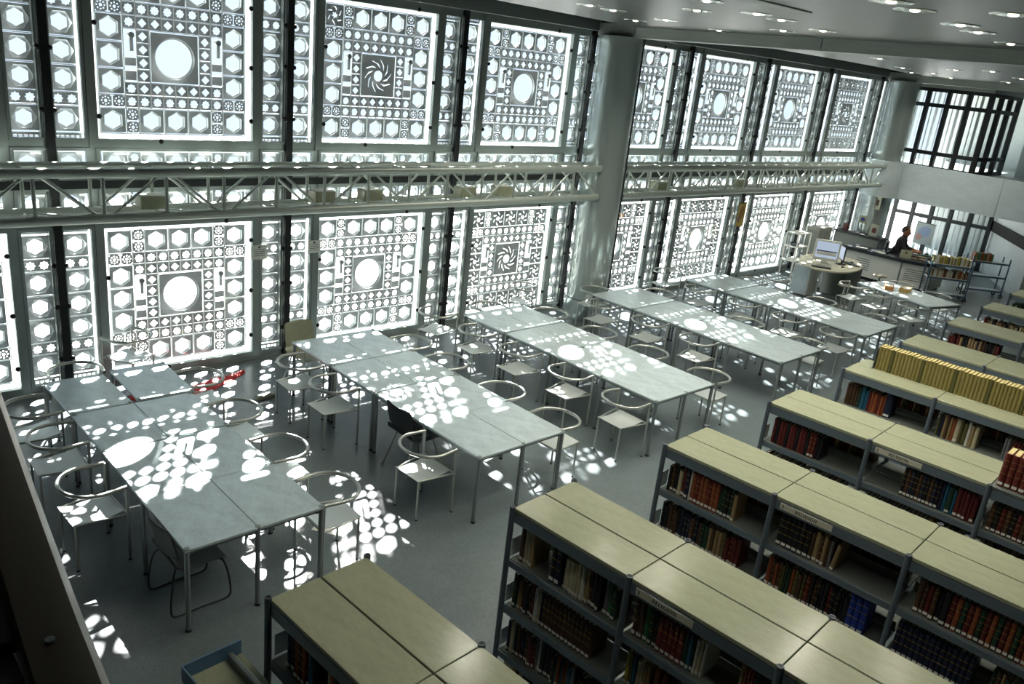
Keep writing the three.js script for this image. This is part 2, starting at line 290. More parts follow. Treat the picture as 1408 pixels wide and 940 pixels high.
{
  // small square crossings between the strips
  const fr = frameGeo(SW, SW, 0.035, 0.06), pn = box(SW, SW, 0.006, SW / 2, SW / 2, -0.02);
  for (let i = -1; i <= 6; i++) for (const a of [0, 1]) for (const b of [0, 1]) {
    const g = struct('window_' + winNo++, null, null, `${b ? 'higher' : 'lower'} single hexagon pane ${a ? 'past' : 'before'} mullion after ${i < 0 ? 'hidden lattice by the rail' : ord[i] + ' lattice from the rail'}`, 'window');
    g.position.set(i * P + (a ? SX2 : SX1), b ? HY2 : HY1, 0);
    part('frame', fr, M.frame, g); part('pane', pn, M.glass, g); cell('hexSide', SW / 2, SW / 2, g);
  }
  // mullions, transoms and the metal between frames
  const wall = struct('wall_facade', null, null, 'grey metal grid with dark mullions that holds the lattice windows', 'facade');
  const X0 = -P - 0.12, X1 = 6 * P + P;
  for (let i = -2; i <= 6; i++) {
    const m = i * P + (WN + P) / 2, y0 = 0, y1 = 5.0, l = i * P + WN, r = (i + 1) * P;
    part('mullion', box2(m - 0.045, m + 0.045, y0, y1, -0.16, 0.07), M.dark, wall);
    part('mullion_flange', merge([box2(m - 0.075, m - 0.045, y0, y1, -0.1, 0.0), box2(m + 0.045, m + 0.075, y0, y1, -0.1, 0.0)]), M.frame, wall);
    for (const [a, b] of [[l + 0.1, l + FRW + 0.02 - 0.035 + 0.02], [r - FRW - 0.005, r - 0.1]]) if (b > a) part('frame_joint', box2(a, b, y0, y1, -0.03, 0.01), M.frame, wall);
  }
  const hm = (YL + WN + YU) / 2;
  for (const [a, b] of [[YL + WN + 0.1, HY1 - 0.03], [HY2 + SW + 0.03, YU - 0.1], [YL + WN + 0.02, YL + WN + 0.1], [YU - 0.1, YU - 0.02]]) for (let i = -2; i <= 6; i++) { part('frame_joint', box2(i * P + SX1 - 0.03, i * P + SX1 + SW + 0.03, a, b, -0.03, 0.012), M.frame, wall); part('frame_joint', box2(i * P + SX2 - 0.03, i * P + SX2 + SW + 0.03, a, b, -0.03, 0.012), M.frame, wall); }
  for (const [a, b] of [[YL + WN + 0.1, HY1 - 0.03], [HY2 + SW + 0.03, YU - 0.1]]) part('frame_joint', box2(X0, X1, a, b, -0.03, 0.01), M.frame, wall);
  for (let i = -1; i <= 6; i++) for (const y of [HY1, HY2]) for (const x of [i * P - 0.1, i * P + WN + 0.02]) part('frame_joint', box2(x, x + 0.1, y - 0.04, y + SW + 0.04, -0.03, 0.01), M.frame, wall);
  part('transom', box2(X0, X1, hm - 0.045, hm + 0.045, -0.15, 0.05), M.dark, wall);
  part('transom_flange', merge([box2(X0, X1, hm - 0.105, hm - 0.045, -0.1, 0), box2(X0, X1, hm + 0.045, hm + 0.105, -0.1, 0)]), M.frame, wall);
  for (let i = -2; i <= 6; i++) for (const x of [SX1, SX2]) { part('strip_header', box2(i * P + x - 0.03, i * P + x + SW + 0.03, YU + WN + 0.02, 5.0, -0.035, 0.012), M.frame, wall); part('strip_kick', box2(i * P + x - 0.03, i * P + x + SW + 0.03, 0.02, YL - 0.02, -0.035, 0.012), M.frame, wall); }
  part('sill_plate', box2(X0, X1, 0, 0.02, -0.2, 0.05), M.frame, wall);
  part('head_plate', box2(X0, X1, YU + WN + 0.1, 5.02, -0.05, 0.03), M.frame, wall);
  part('end_panel', box2(X1, 20.4, 0, 5.5, -0.12, 0.0), M.wall, wall);
  part('end_panel', box2(20.4, 20.6, 2.78, 5.5, -0.12, 0.4), M.dark, wall);
  part('side_panel', box2(-8.2, X0, 0, 5.5, -0.12, 0), M.wall, wall);
  part('end_panel', box2(20.4, 26, 1.9, 2.8, -0.12, 0.06), M.wall, wall);
}

// ================================================================ TRUSSES
function truss(x0, x1, label) {
  const g = thing('tube_truss', label, 'truss', [x0, 0, 0.6]);
  const L = x1 - x0, yt = 2.77, yb = 2.28, zf = 0.25, zb = -0.2;
  for (const [y, z, r] of [[yt, zf, 0.055], [yb, zf, 0.055], [yt, zb, 0.05], [yb, zb, 0.05]]) part('chord', rod(V(0, y, z), V(L, y, z), r, 16), M.truss, g);
  const n = Math.round(L / 0.66), st = L / n;
  for (let k = 0; k < n; k++) for (const z of [zf, zb]) {
    const a = k * st + 0.02, b = (k + 1) * st - 0.02;
    part('upright', rod(V(a, yb, z), V(a, yt, z), 0.021), M.truss, g);
    part('diagonal', (k % 2 ? rod(V(a + 0.05, yb, z), V(b, yt, z), 0.017) : rod(V(a + 0.05, yt, z), V(b, yb, z), 0.017)), M.truss, g);
  }
  for (let k = 0; k <= n; k++) for (const y of [yt, yb]) part('cross_tie', rod(V(k * st, y, zb), V(k * st, y, zf), 0.016, 6), M.truss, g);
  for (let k = 0; k < n; k += 2) part('cross_brace', rod(V(k * st, yb, zb), V((k + 1) * st, yb, zf), 0.014, 6), M.truss, g);
  for (const [y, z] of [[yt, zf], [yb, zf]]) for (const x of [0, L]) part('end_cap', rod(V(x - 0.012, y, z), V(x + 0.012, y, z), 0.06, 16), M.frame, g);
  return g;
}
truss(-3.6, 7.79, 'tubular steel lattice truss ending at the near column');
truss(8.44, 19.05, 'tubular steel lattice truss spanning from near column to balcony');
for (const [k, x] of [0.35, 2.55, 3.3, 5.0, 5.75, 9.8, 12.6].entries()) {
  const g = thing('junction_box', `small cream junction box, ${ord[k]} from the brown rail, inside the truss`, 'box', [x, 2.33, 0.62], 0, 'boxes inside the truss');
  part('case', rbox(0.3, 0.15, 0.2, 0.01, 0, 0.075, 0), M.cream, g); part('lid', box(0.26, 0.012, 0.17, 0, 0.153, 0), M.white, g);
}

// ================================================================ TABLES
const T = [[-1.07, 0.09], [1.735, 2.94], [4.54, 5.74], [7.37, 8.57], [10.07, 11.3]];
const rowName = (k) => `${ord[k]} table row from the brown rail`;
const legG = cyl(0.02, 0.705, 0, 0.3525, 0, 12), footG = cyl(0.022, 0.02, 0, 0.01, 0, 12), capG = cyl(0.022, 0.004, 0, 0.733, 0, 12);
function tableUnit(w, l, cols, rows, pos, turn, label) {
  const g = thing('reading_table', label, 'table', pos, turn, 'steel reading tables');
  const cw = w / cols, cl = l / rows;
  for (let i = 0; i < cols; i++) for (let j = 0; j < rows; j++) part('table_top', rbox(cw - 0.006, 0.024, cl - 0.006, 0.004, -w / 2 + cw * (i + 0.5), 0.718, -l / 2 + cl * (j + 0.5)), M.tableTop, g);
  part('apron', merge([box(w - 0.06, 0.04, 0.02, 0, 0.686, -l / 2 + 0.05), box(w - 0.06, 0.04, 0.02, 0, 0.686, l / 2 - 0.05), box(0.02, 0.04, l - 0.06, -w / 2 + 0.05, 0.686, 0), box(0.02, 0.04, l - 0.06, w / 2 - 0.05, 0.686, 0)]), M.tableLeg, g);
  const pts = []; for (let i = 0; i <= cols; i++) for (let j = 0; j <= rows; j++) if (i === 0 || i === cols || j === 0 || j === rows) if (!(cols === 2 && rows === 1 && i === 1)) pts.push([-w / 2 + cw * i, -l / 2 + cl * j]);
  for (const [x, z] of pts) {
    const a = x - Math.sign(Math.round(x * 100)) * 0.022, b = z - Math.sign(Math.round(z * 100)) * 0.022;
    const lg = part('leg', legG, M.tableLeg, g, a, 0, b); part('foot', footG, M.black, lg); part('leg_cap', capG, M.frame, lg);
  }
  return g;
}
T.forEach(([x0, x1], k) => {
  const w = x1 - x0, cx = (x0 + x1) / 2, j = () => rr(-0.015, 0.015);
  if (k === 0) {
    tableUnit(0.58, 0.9, 1, 1, [cx - 0.31, 0, 1.87], 0.02, `single narrow steel table by the windows, rail side, ${rowName(k)}`);
    tableUnit(0.58, 0.9, 1, 1, [cx + 0.34, 0, 1.83], -0.02, `single narrow steel table by the windows, counter side, ${rowName(k)}`);
  } else tableUnit(w, 0.92, 2, 1, [cx + j(), 0, 1.86 + j()], j() * 0.6, `steel reading table closest to windows, ${rowName(k)}`);
  tableUnit(w, 0.9, 2, 1, [cx + j(), 0, 2.78], j() * 0.6, `short steel reading table in mid ${rowName(k)}`);
  tableUnit(w, 1.8, 2, 2, [cx + j(), 0, 4.15], j() * 0.5, `long steel reading table at bookcase end, ${rowName(k)}`);
});
tableUnit(0.95, 1.75, 1, 2, [14.1, 0, 4.05], -0.27, 'steel reading table holding two orange boxes before the counter');
for (const [k, x, z] of [[0, 14.05, 3.68], [1, 14.2, 3.95]]) {
  const g = thing('card_box', `small orange card box ${k ? 'farther from' : 'nearer to'} the round desk on the last table`, 'box', [x, 0.731, z], 0.4 - k * 0.3, 'orange card boxes');
  const m = std(k ? '#c9a45a' : '#c98a4a', 0.7);
  part('tray', merge([box(0.28, 0.01, 0.16, 0, 0.005, 0), box(0.28, 0.08, 0.008, 0, 0.04, 0.08), box(0.28, 0.08, 0.008, 0, 0.04, -0.08), box(0.008, 0.08, 0.16, 0.14, 0.04, 0), box(0.008, 0.08, 0.16, -0.14, 0.04, 0)]), m, g);
  part('cards', box(0.24, 0.06, 0.13, 0, 0.042, 0), M.white, g);
}

// ================================================================ CHAIRS
const chairProto = (() => {
  const g = new THREE.Group(); g.name = 'ring_armchair'; g.userData = { category: 'chair', group: 'steel ring-arm chairs' };
  const pts = [V(0.2, 0.7, 0.25)]; for (let k = 0; k <= 12; k++) { const a = Math.PI / 2 - k * Math.PI / 12; pts.push(V(-0.0 - 0.235 * Math.cos(a), 0.7, 0.272 * Math.sin(a))); } pts.push(V(0.2, 0.7, -0.25));
  part('arm_ring', tube(pts, 0.0165, 56, 10), M.chairTube, g);
  const fl = cyl(0.0125, 0.7, 0, 0.35, 0, 10), rl = cyl(0.0115, 0.435, 0, 0.2175, 0, 10), ft = cyl(0.014, 0.012, 0, 0.006, 0, 10);
  for (const s of [-1, 1]) { part('foot', ft, M.black, part('leg', fl, M.chairTube, g, 0.2, 0, s * 0.25)); part('foot', ft, M.black, part('leg', rl, M.chairTube, g, -0.19, 0, s * 0.175)); }
  const s = new THREE.Shape(), prof = (t) => 0.44 - 0.022 * Math.sin(Math.PI * t) + 0.01 * t * t;
  for (let k = 0; k <= 14; k++) { const t = k / 14; s[k ? 'lineTo' : 'moveTo'](-0.21 + 0.4 * t, prof(t)); }
  for (let k = 14; k >= 0; k--) { const t = k / 14; s.lineTo(-0.21 + 0.4 * t, prof(t) - 0.006); }
  part('seat', toCreasedNormals(new THREE.ExtrudeGeometry(s, { depth: 0.37, bevelEnabled: false }).translate(0, 0, -0.185), 0.5), M.seat, g);
  for (const q of [-1, 1]) part('seat_rail', rod(V(-0.19, 0.428, q * 0.175), V(0.2, 0.44, q * 0.25), 0.009), M.chairTube, g);
  part('front_bar', rod(V(0.2, 0.44, -0.25), V(0.2, 0.44, 0.25), 0.009), M.chairTube, g);
  return g;
})();
function armchair(x, z, turn, label) { return copyOf(chairProto, [x, 0, z], turn, label); }
const FX = 0, BX = Math.PI, FZ = -Math.PI / 2, BZ = Math.PI / 2;   // facing +x, -x, +z, -z
const sideZ = {
  '0L': [[-1.23, 1.92], [-1.27, 2.67], [-1.3, 3.64]], '0R': [[0.31, 1.91], [0.25, 2.89], [0.26, 3.85], [0.3, 4.75]],
  '1L': [[1.51, 1.98], [1.52, 2.75], [1.51, 4.51]], '1R': [[3.18, 1.99], [3.16, 2.78], [3.13, 3.83], [3.15, 4.72]],
  '2L': [[4.29, 1.99], [4.29, 2.88], [4.32, 3.79], [4.28, 4.74]], '2R': [[5.97, 1.83], [5.97, 2.84], [5.98, 3.78], [6.02, 4.78]],
  '3L': [[7.15, 1.84], [7.14, 2.83], [7.13, 3.78]], '3R': [[8.82, 1.8], [8.8, 3.61], [8.79, 4.73]],
  '4L': [[9.82, 1.91], [9.8, 2.87], [9.78, 3.79], [9.8, 4.67]], '4R': [[11.6, 3.47], [11.58, 4.62], [11.6, 2.0]],
};
for (const [k, list] of Object.entries(sideZ)) list.forEach(([x, z], i) => armchair(k[1] === 'L' ? Math.min(x, T[+k[0]][0] - (k === '0L' && !i ? 0.255 : 0.225)) : Math.max(x, T[+k[0]][1] + (k === '0R' && !i ? 0.255 : 0.225)), z, (k[1] === 'L' ? FX : BX) + rr(-0.05, 0.05), `steel ring-arm chair ${ord[i]} listed from windows, ${k[1] === 'L' ? 'rail' : 'counter'} side, ${rowName(+k[0])}`.replace(' listed', '')));
armchair(-0.72, 1.14, FZ, 'steel ring-arm chair between the windows and first table row');
armchair(0.14, 0.3, BZ + 0.5, 'steel ring-arm chair alone against the first lower lattice window');
armchair(5.22, 1.14, FZ, 'steel ring-arm chair at the window end of third table row');
armchair(4.27, 1.08, FX + 0.3, 'steel ring-arm chair at window corner of third table row, rail side');
armchair(6.62, 0.5, BX + 2.2, 'steel ring-arm chair against the lattice window beside the near column');
armchair(7.72, 1.16, FZ + 0.1, 'steel ring-arm chair beside the column base at fourth table row end');
armchair(10.33, 0.75, FZ, 'steel ring-arm chair at the window end of fifth table row');
armchair(12.3, 2.1, 0.6, 'steel ring-arm chair standing alone between fifth row and round desk');
for (const [i, [x, z]] of [[13.64, 3.1], [13.46, 3.72], [13.24, 4.5]].entries()) armchair(x, z, -0.27, `steel ring-arm chair ${ord[i]} from windows, rail side of table with orange boxes`);
for (const [i, [x, z]] of [[14.97, 3.6], [14.78, 4.4]].entries()) armchair(x, z, BX - 0.27, `steel ring-arm chair ${ord[i]} from windows, counter side of table with orange boxes`);

// shell chairs: one cream-backed, one black, one grey with sled base
function shellChair(name, label, x, z, turn, m, base, bw = 0.42, tall = 1) {
  const g = thing(name, label, 'chair', [x, 0, z], turn); g.scale.y = tall;
  const sheet = (pts, w, th, m2, nm, curve) => {
    const geo = new THREE.PlaneGeometry(1, 1, 10, pts.length - 1), p = geo.attributes.position;
    for (let i = 0; i < p.count; i++) { const uu = p.getX(i) * 2, row = Math.round((0.5 - p.getY(i)) * (pts.length - 1)), [px, py] = pts[row]; const nw = pts[row][2] ?? 1; p.setXYZ(i, px + curve * uu * uu, py, uu * w / 2 * nw); }
    geo.computeVertexNormals();
    const back = geo.clone(), q = back.attributes.position, nn = geo.attributes.normal; for (let i = 0; i < q.count; i++) q.setXYZ(i, q.getX(i) + nn.getX(i) * th, q.getY(i) + nn.getY(i) * th, q.getZ(i) + nn.getZ(i) * th);
    const ix = back.index.array.slice(); for (let i = 0; i < ix.length; i += 3) { const t = ix[i]; ix[i] = ix[i + 1]; ix[i + 1] = t; } back.setIndex(new THREE.BufferAttribute(ix, 1)); back.computeVertexNormals();
    return part(nm, merge([geo, back]), m2, g);
  };
  sheet([[-0.27, 0.82, 0.82], [-0.265, 0.8, 0.94], [-0.245, 0.72, 1], [-0.225, 0.62, 1], [-0.21, 0.54, 0.97]].map((a) => a), bw, 0.012, m, 'backrest', 0.04);
  sheet([[-0.21, 0.54, 0.9], [-0.19, 0.48, 0.96], [-0.14, 0.45], [0.0, 0.44], [0.15, 0.445], [0.21, 0.43]], bw, 0.012, m, 'seat', 0);
  if (base === 'sled') {
    for (const s of [-1, 1]) part('sled_frame', tube([V(-0.16, 0.44, s * 0.15), V(-0.2, 0.38, s * 0.19), V(-0.24, 0.05, s * 0.22), V(-0.22, 0.012, s * 0.22), V(0.0, 0.012, s * 0.22), V(0.22, 0.012, s * 0.22), V(0.24, 0.04, s * 0.22), V(0.19, 0.38, s * 0.19), V(0.12, 0.43, s * 0.15)], 0.008, 50, 8), M.black, g);
    part('cross_bar', rod(V(0.19, 0.38, -0.19), V(0.19, 0.38, 0.19), 0.008), M.black, g);
  } else {
    for (const sx of [-1, 1]) for (const s of [-1, 1]) part('leg', rod(V(sx * 0.13, 0.44, s * 0.14), V(sx * 0.25, 0, s * 0.22), 0.011), M.chairTube, g);
    for (const s of [-1, 1]) part('seat_rail', rod(V(-0.13, 0.435, s * 0.14), V(0.13, 0.435, s * 0.14), 0.009), M.chairTube, g);
  }
  return g;
}
shellChair('shell_chair', 'cream plastic shell chair at window end of second table row', 2.08, 1.18, FZ + 0.1, M.cream, 'legs', 0.44);
shellChair('shell_chair', 'black plastic shell chair with splayed steel legs, tucked under second table row', 1.95, 3.76, FX, std('#24282a', 0.5), 'legs', 0.46, 0.95);
shellChair('shell_chair', 'grey shell chair on thin black sled base under first table row', -0.87, 4.6, FX + 0.03, std('#787c75', 0.5), 'sled', 0.46, 0.94);

// ================================================================ BOOKCASES AND BOOKS
const BC = [[-1.30, 6.80, 3], [0.47, 6.82, 4], [2.23, 6.77, 4], [3.95, 6.72, 4], [5.69, 6.62, 3], [7.5, 6.5, 3], [9.22, 6.42, 2], [10.89, 6.34, 2], [12.58, 6.24, 2]];
const BA = 0.06, BAY = 0.985, DEP = 0.65, HT = 1.5, LEV = [1.1, 0.72, 0.34, 0.06];
const caseName = (k) => `${ord[k]} bookcase from the blue-edged tray`;
const gTop = rbox(DEP / 2 - 0.012, 0.028, BAY - 0.006, 0.004), gShelf = rbox(DEP / 2 - 0.03, 0.022, BAY - 0.03, 0.003), gEdge = box(0.012, 0.05, BAY - 0.03), gFas = box(0.014, 0.075, BAY - 0.035), gPost = cyl(0.021, HT + 0.008, 0, (HT + 0.008) / 2, 0, 14), gRim = new THREE.TorusGeometry(0.018, 0.004, 6, 16).rotateX(Math.PI / 2), gHole = cyl(0.017, 0.004, 0, 0, 0, 14), gBack = box(0.006, 0.06, BAY - 0.04), gBr = box(0.1, 0.14, 0.004);
const signTex = (() => {
  const c = document.createElement('canvas'); c.width = 512; c.height = 64; const x = c.getContext('2d');
  x.fillStyle = '#c9c7b2'; x.fillRect(0, 0, 512, 64); x.fillStyle = '#22231f'; x.font = 'bold 46px sans-serif'; x.fillText('2', 14, 49); x.fillText('RELIGION', 150, 49); x.font = '26px serif'; x.fillText('دين', 70, 44);
  const t = new THREE.CanvasTexture(c); t.colorSpace = THREE.SRGBColorSpace; return t;
})();
const signMat = std('#ffffff', 0.6, 0, { map: signTex });
const cases = BC.map(([x, z, n], k) => {
  const g = thing('bookcase', `long steel bookcase with cream top, ${ord[k]} from the blue-edged tray`, 'bookcase', [x, 0, z], BA, 'cream topped double-sided bookcases');
  for (let b = 0; b <= n; b++) for (const v of [0, DEP]) { const p = part('post', gPost, M.post, g, v, 0, b * BAY); part('post_rim', gRim, M.post, p, 0, HT + 0.008, 0); part('post_opening', gHole, M.black, p, 0, HT + 0.007, 0); }
  for (let b = 0; b < n; b++) {
    const zc = (b + 0.5) * BAY;
    for (const s of [0, 1]) {
      const xc = s ? DEP * 0.75 : DEP * 0.25, xe = s ? DEP - 0.012 : 0.012;
      if (!(k === 3 && b === 2 && s === 0)) part('top_panel', gTop, M.cream, g, xc, HT - 0.014, zc); else part('top_panel', gTop, M.shelf, g, xc, HT - 0.014, zc);
      part('fascia', gFas, M.shelfEdge, g, xe, HT - 0.068, zc);
      for (const y of LEV) { const sh = part('shelf_board', gShelf, M.shelf, g, xc, y - 0.011, zc); part('shelf_edge', gEdge, M.shelfEdge, sh, s ? DEP / 2 - 0.17 : -DEP / 2 + 0.17, -0.02, 0); }
    }
    part('divider_rail', gBack, M.shelf, g, DEP / 2, 0.99 - 0.8, zc);
    for (const y of [1.14, 0.76, 0.38]) part('divider_rail', gBack, M.shelf, g, DEP / 2, y, zc);
  }
  for (const y of LEV.slice(0, 3)) for (const s of [0, 1]) part('end_bracket', gBr, M.fascia, g, s ? DEP - 0.1 : 0.1, y + 0.06, -0.012);
  part('end_cap_strip', box(DEP - 0.02, 0.05, 0.012, DEP / 2, HT - 0.05, -0.002), M.shelfEdge, g);
  for (const b of (k >= 1 && k <= 3) ? [1] : []) { const s = part('sign', box(0.004, 0.05, 0.4), [M.white, signMat, M.white, M.white, M.white, M.white], g, 0.002, HT - 0.062, b * BAY + 0.26); s.userData.label = 'cream sign reading 2 RELIGION'; }
  g.updateMatrixWorld(true);
  return g;
});
// book colours
const PAL = { 'dark red': '#5b211c', 'red and black': '#6d2a22', 'black': '#15171a', 'dark green': '#1d3a2a', 'green': '#2c6a3c', 'navy': '#182238', 'bright blue': '#223a8c', 'teal': '#1f5a72', 'brown': '#4a3423', 'tan': '#97805a', 'cream': '#bdb392', 'white': '#cfcdc0', 'olive': '#55552f', 'orange brown': '#8c4a2a', 'yellow': '#a39a3c', 'grey': '#6d7070' };
const bookMat = Object.fromEntries(Object.entries(PAL).map(([k, v]) => [k, std(v, 0.55)]));
const pageMat = std('#c8c0a4', 0.85), stickerMat = std('#e6e4d8', 0.7), bandMat = std('#a58a4a', 0.45, 0.3);
const uCover = (() => { // open cover: two boards and a rounded spine, unit size, spine at -x
  const s = new THREE.Shape(); s.moveTo(0.5, -0.5); s.lineTo(0.5, -0.42); s.lineTo(-0.42, -0.42); s.lineTo(-0.42, 0.42); s.lineTo(0.5, 0.42); s.lineTo(0.5, 0.5); s.lineTo(-0.44, 0.5); s.quadraticCurveTo(-0.5, 0.3, -0.5, 0); s.quadraticCurveTo(-0.5, -0.3, -0.44, -0.5); s.closePath();
  return new THREE.ExtrudeGeometry(s, { depth: 1, bevelEnabled: false, curveSegments: 3 }).rotateX(-Math.PI / 2);
})();
const uPages = box(0.86, 0.95, 0.84, 0.02, 0.5, 0), uStick = box(0.012, 0.085, 0.8, -0.5, 0.1, 0), uBand = merge([box(0.012, 0.012, 0.9, -0.5, 0.8, 0), box(0.012, 0.012, 0.9, -0.5, 0.62, 0), box(0.012, 0.012, 0.9, -0.5, 0.4, 0)]);
const books = [];
function addBook(k, v, y, z, t, h, d, tone, where, opt = {}) {
  const lx = v + d / 2, g = cases[k]; const w = V(lx, y, z).applyMatrix4(g.matrixWorld);
  books.push({ w, turn: BA + (opt.turn ?? 0), t, h, d, tone, lean: opt.lean ?? 0, where, name: opt.name ?? 'shelved_book', group: opt.group ?? 'books on the bookcase shelves', score: h * t / w.distanceToSquared(CAM) * (opt.vis ?? 1), bands: opt.bands ?? rnd() < 0.4, sticker: opt.sticker ?? true });
}
const levName = ['top', 'second', 'third', 'lowest'];
// each shelf: bay, level, then runs [gap before, count, tone list]
function fill(k, b, lev, runs, vis = 1, back = false) {
  let z = b * BAY + 0.05; const zEnd = (b + 1) * BAY - 0.03, y = LEV[lev];
  for (const [gap, n, tones, o = {}] of runs) {
    z += gap; const set = o.set, h0 = o.h ?? rr(0.235, 0.275), t0 = o.t ?? 0.034;
    for (let i = 0; i < n; i++) {
      const t = set ? t0 : t0 * rr(0.7, 1.25), h = set ? h0 : h0 * rr(0.9, 1.08); if (z + t > zEnd) return;
      const tone = tones[set ? i % tones.length : Math.floor(rnd() * tones.length)];
      addBook(k, back ? DEP - 0.24 : 0.035 + rr(0, set ? 0.004 : 0.02), y, z + t / 2, t - 0.002, h, 0.19, tone, `${levName[lev]} shelf, ${ord[b]} bay, ${caseName(k)}`, { lean: i === n - 1 && o.lean ? 0.12 : 0, vis, bands: set || rnd() < 0.4, turn: 0 });
      z += t;
    }
  }
}
const mixA = ['brown', 'dark red', 'tan', 'black', 'dark green', 'cream', 'navy', 'orange brown'], mixB = ['white', 'cream', 'tan', 'teal', 'grey', 'dark green', 'black'];
fill(0, 0, 0, [[0.06, 2, ['navy']], [0.02, 3, ['orange brown', 'dark red'], { set: 1 }], [0, 3, ['navy', 'teal']], [0.1, 8, mixA]], 0.6);
fill(0, 0, 1, [[0.03, 20, mixA]], 0.3); fill(0, 1, 0, [[0.03, 22, mixA]], 0.2);
fill(1, 0, 0, [[0.01, 4, ['tan', 'brown', 'cream', 'orange brown'], { t: 0.035 }], [0.16, 2, ['black', 'navy'], { h: 0.3, t: 0.045, set: 1 }], [0.02, 2, ['tan', 'cream'], { t: 0.05 }], [0, 5, ['cream', 'tan', 'white'], { t: 0.027 }], [0, 3, ['black', 'brown'], { h: 0.29 }], [0.02, 3, ['green', 'dark green', 'grey'], { t: 0.032 }]]);
fill(1, 0, 1, [[0, 2, ['tan', 'dark green']], [0, 4, ['dark red', 'brown', 'black'], { t: 0.034 }], [0, 4, ['white', 'black', 'cream', 'navy'], { t: 0.025 }], [0, 12, ['brown'], { set: 1, t: 0.036, h: 0.26 }]]);
fill(1, 0, 2, [[0, 3, ['tan', 'cream', 'navy']], [0, 5, ['dark red', 'navy', 'brown']], [0, 2, ['white', 'grey'], { t: 0.022 }], [0, 3, ['black'], { h: 0.29 }], [0, 8, ['dark green', 'cream', 'orange brown', 'teal', 'grey'], { t: 0.026 }], [0.03, 3, ['black']]]);
fill(1, 0, 3, [[0, 24, mixB]], 0.3);
fill(1, 1, 0, [[0, 4, ['brown', 'black', 'dark green', 'green'], { h: 0.27, t: 0.038 }], [0, 1, ['black'], { t: 0.03 }], [0, 5, ['red and black'], { set: 1, h: 0.25, t: 0.036 }], [0, 3, ['teal', 'dark green', 'bright blue'], { h: 0.26, t: 0.03 }], [0, 3, ['white', 'grey', 'cream'], { h: 0.26, t: 0.024 }], [0.22, 5, ['dark green', 'tan', 'teal', 'orange brown'], { t: 0.024 }]]);
fill(1, 1, 1, [[0, 3, ['teal', 'yellow', 'olive'], { t: 0.025 }], [0, 4, ['cream', 'white', 'tan']], [0.02, 2, ['orange brown', 'dark red'], { lean: 1 }], [0.05, 10, mixA]]);
fill(1, 2, 0, [[0, 20, mixA]], 0.6);
fill(2, 0, 0, [[0, 3, ['brown', 'dark green', 'black']], [0, 1, ['cream']], [0, 2, ['dark red', 'navy']], [0, 1, ['white'], { t: 0.02 }], [0, 7, ['orange brown', 'red and black', 'orange brown'], { set: 1, h: 0.26, t: 0.036 }], [0, 5, ['black', 'dark green', 'tan'], { t: 0.028 }]]);
fill(2, 0, 1, [[0, 14, ['brown', 'black', 'dark green', 'navy'], { h: 0.25, t: 0.034 }], [0, 4, ['tan', 'cream', 'brown']], [0, 5, ['dark red', 'black', 'olive']]]);
fill(2, 1, 0, [[0.02, 6, ['black'], { set: 1, h: 0.27, t: 0.042 }], [0, 3, ['brown', 'tan', 'black']], [0, 4, ['cream', 'grey', 'brown', 'tan'], { t: 0.028, lean: 1 }]]);
fill(2, 1, 1, [[0, 11, ['dark green', 'brown', 'orange brown', 'olive'], { t: 0.03 }], [0, 8, ['dark red', 'brown', 'black'], { t: 0.032 }], [0, 3, ['black']], [0, 3, ['bright blue'], { set: 1, h: 0.3, t: 0.045 }]]);
fill(2, 2, 0, [[0.05, 4, ['brown', 'cream', 'dark red', 'olive']], [0, 2, ['black'], { t: 0.04 }], [0, 15, ['dark red', 'orange brown', 'dark green'], { set: 1, h: 0.25, t: 0.035 }], [0, 1, ['white']]]);
fill(2, 2, 1, [[0, 14, ['navy'], { set: 1, h: 0.27, t: 0.036 }], [0.1, 8, mixA]]);
fill(2, 3, 0, [[0, 22, mixA]], 0.5);
fill(3, 0, 0, [[0.02, 13, ['dark red', 'black', 'red and black'], { set: 1, h: 0.25, t: 0.034 }], [0, 2, ['black']]]);
fill(3, 0, 1, [[0, 26, ['cream', 'black', 'white', 'tan', 'brown'], { t: 0.03 }]], 0.8);
fill(3, 1, 0, [[0.28, 10, ['black', 'brown', 'navy'], { set: 1, h: 0.26, t: 0.032 }], [0, 4, ['navy', 'dark green', 'teal', 'dark red']], [0, 10, ['orange brown', 'dark red'], { t: 0.031 }]]);
fill(3, 1, 1, [[0, 17, ['teal', 'navy'], { set: 1, h: 0.24, t: 0.034 }], [0, 8, mixA]], 0.8);
fill(3, 2, 0, [[0, 22, ['brown', 'black', 'dark red'], { set: 1, h: 0.24, t: 0.04 }]]);
fill(3, 2, 1, [[0, 25, mixA]], 0.6);
fill(4, 0, 0, [[0.02, 4, ['dark red', 'brown']], [0, 3, ['dark green', 'teal']], [0, 6, ['dark red', 'orange brown']], [0, 1, ['navy'], { h: 0.29, t: 0.06 }]]);
fill(4, 1, 0, [[0.02, 3, ['olive', 'navy', 'tan']], [0, 3, ['orange brown', 'brown', 'tan']], [0, 6, ['white', 'olive', 'cream', 'navy', 'tan'], { t: 0.038 }], [0.24, 6, ['grey', 'brown', 'dark red']]]);
fill(4, 2, 0, [[0, 20, mixA]], 0.6);
fill(5, 0, 0, [[0.2, 8, mixB]], 0.3); fill(5, 1, 0, [[0.02, 20, mixA]], 0.3);
fill(6, 0, 0, [[0.02, 3, ['dark red']], [0.02, 16, ['brown', 'black', 'dark red', 'tan', 'navy']]]); fill(6, 1, 0, [[0.1, 16, mixA]]);
fill(7, 0, 0, [[0.02, 22, ['dark red', 'tan', 'cream', 'black', 'dark green'], { h: 0.22, t: 0.03 }]]); fill(8, 0, 0, [[0.02, 20, mixA]], 0.6);
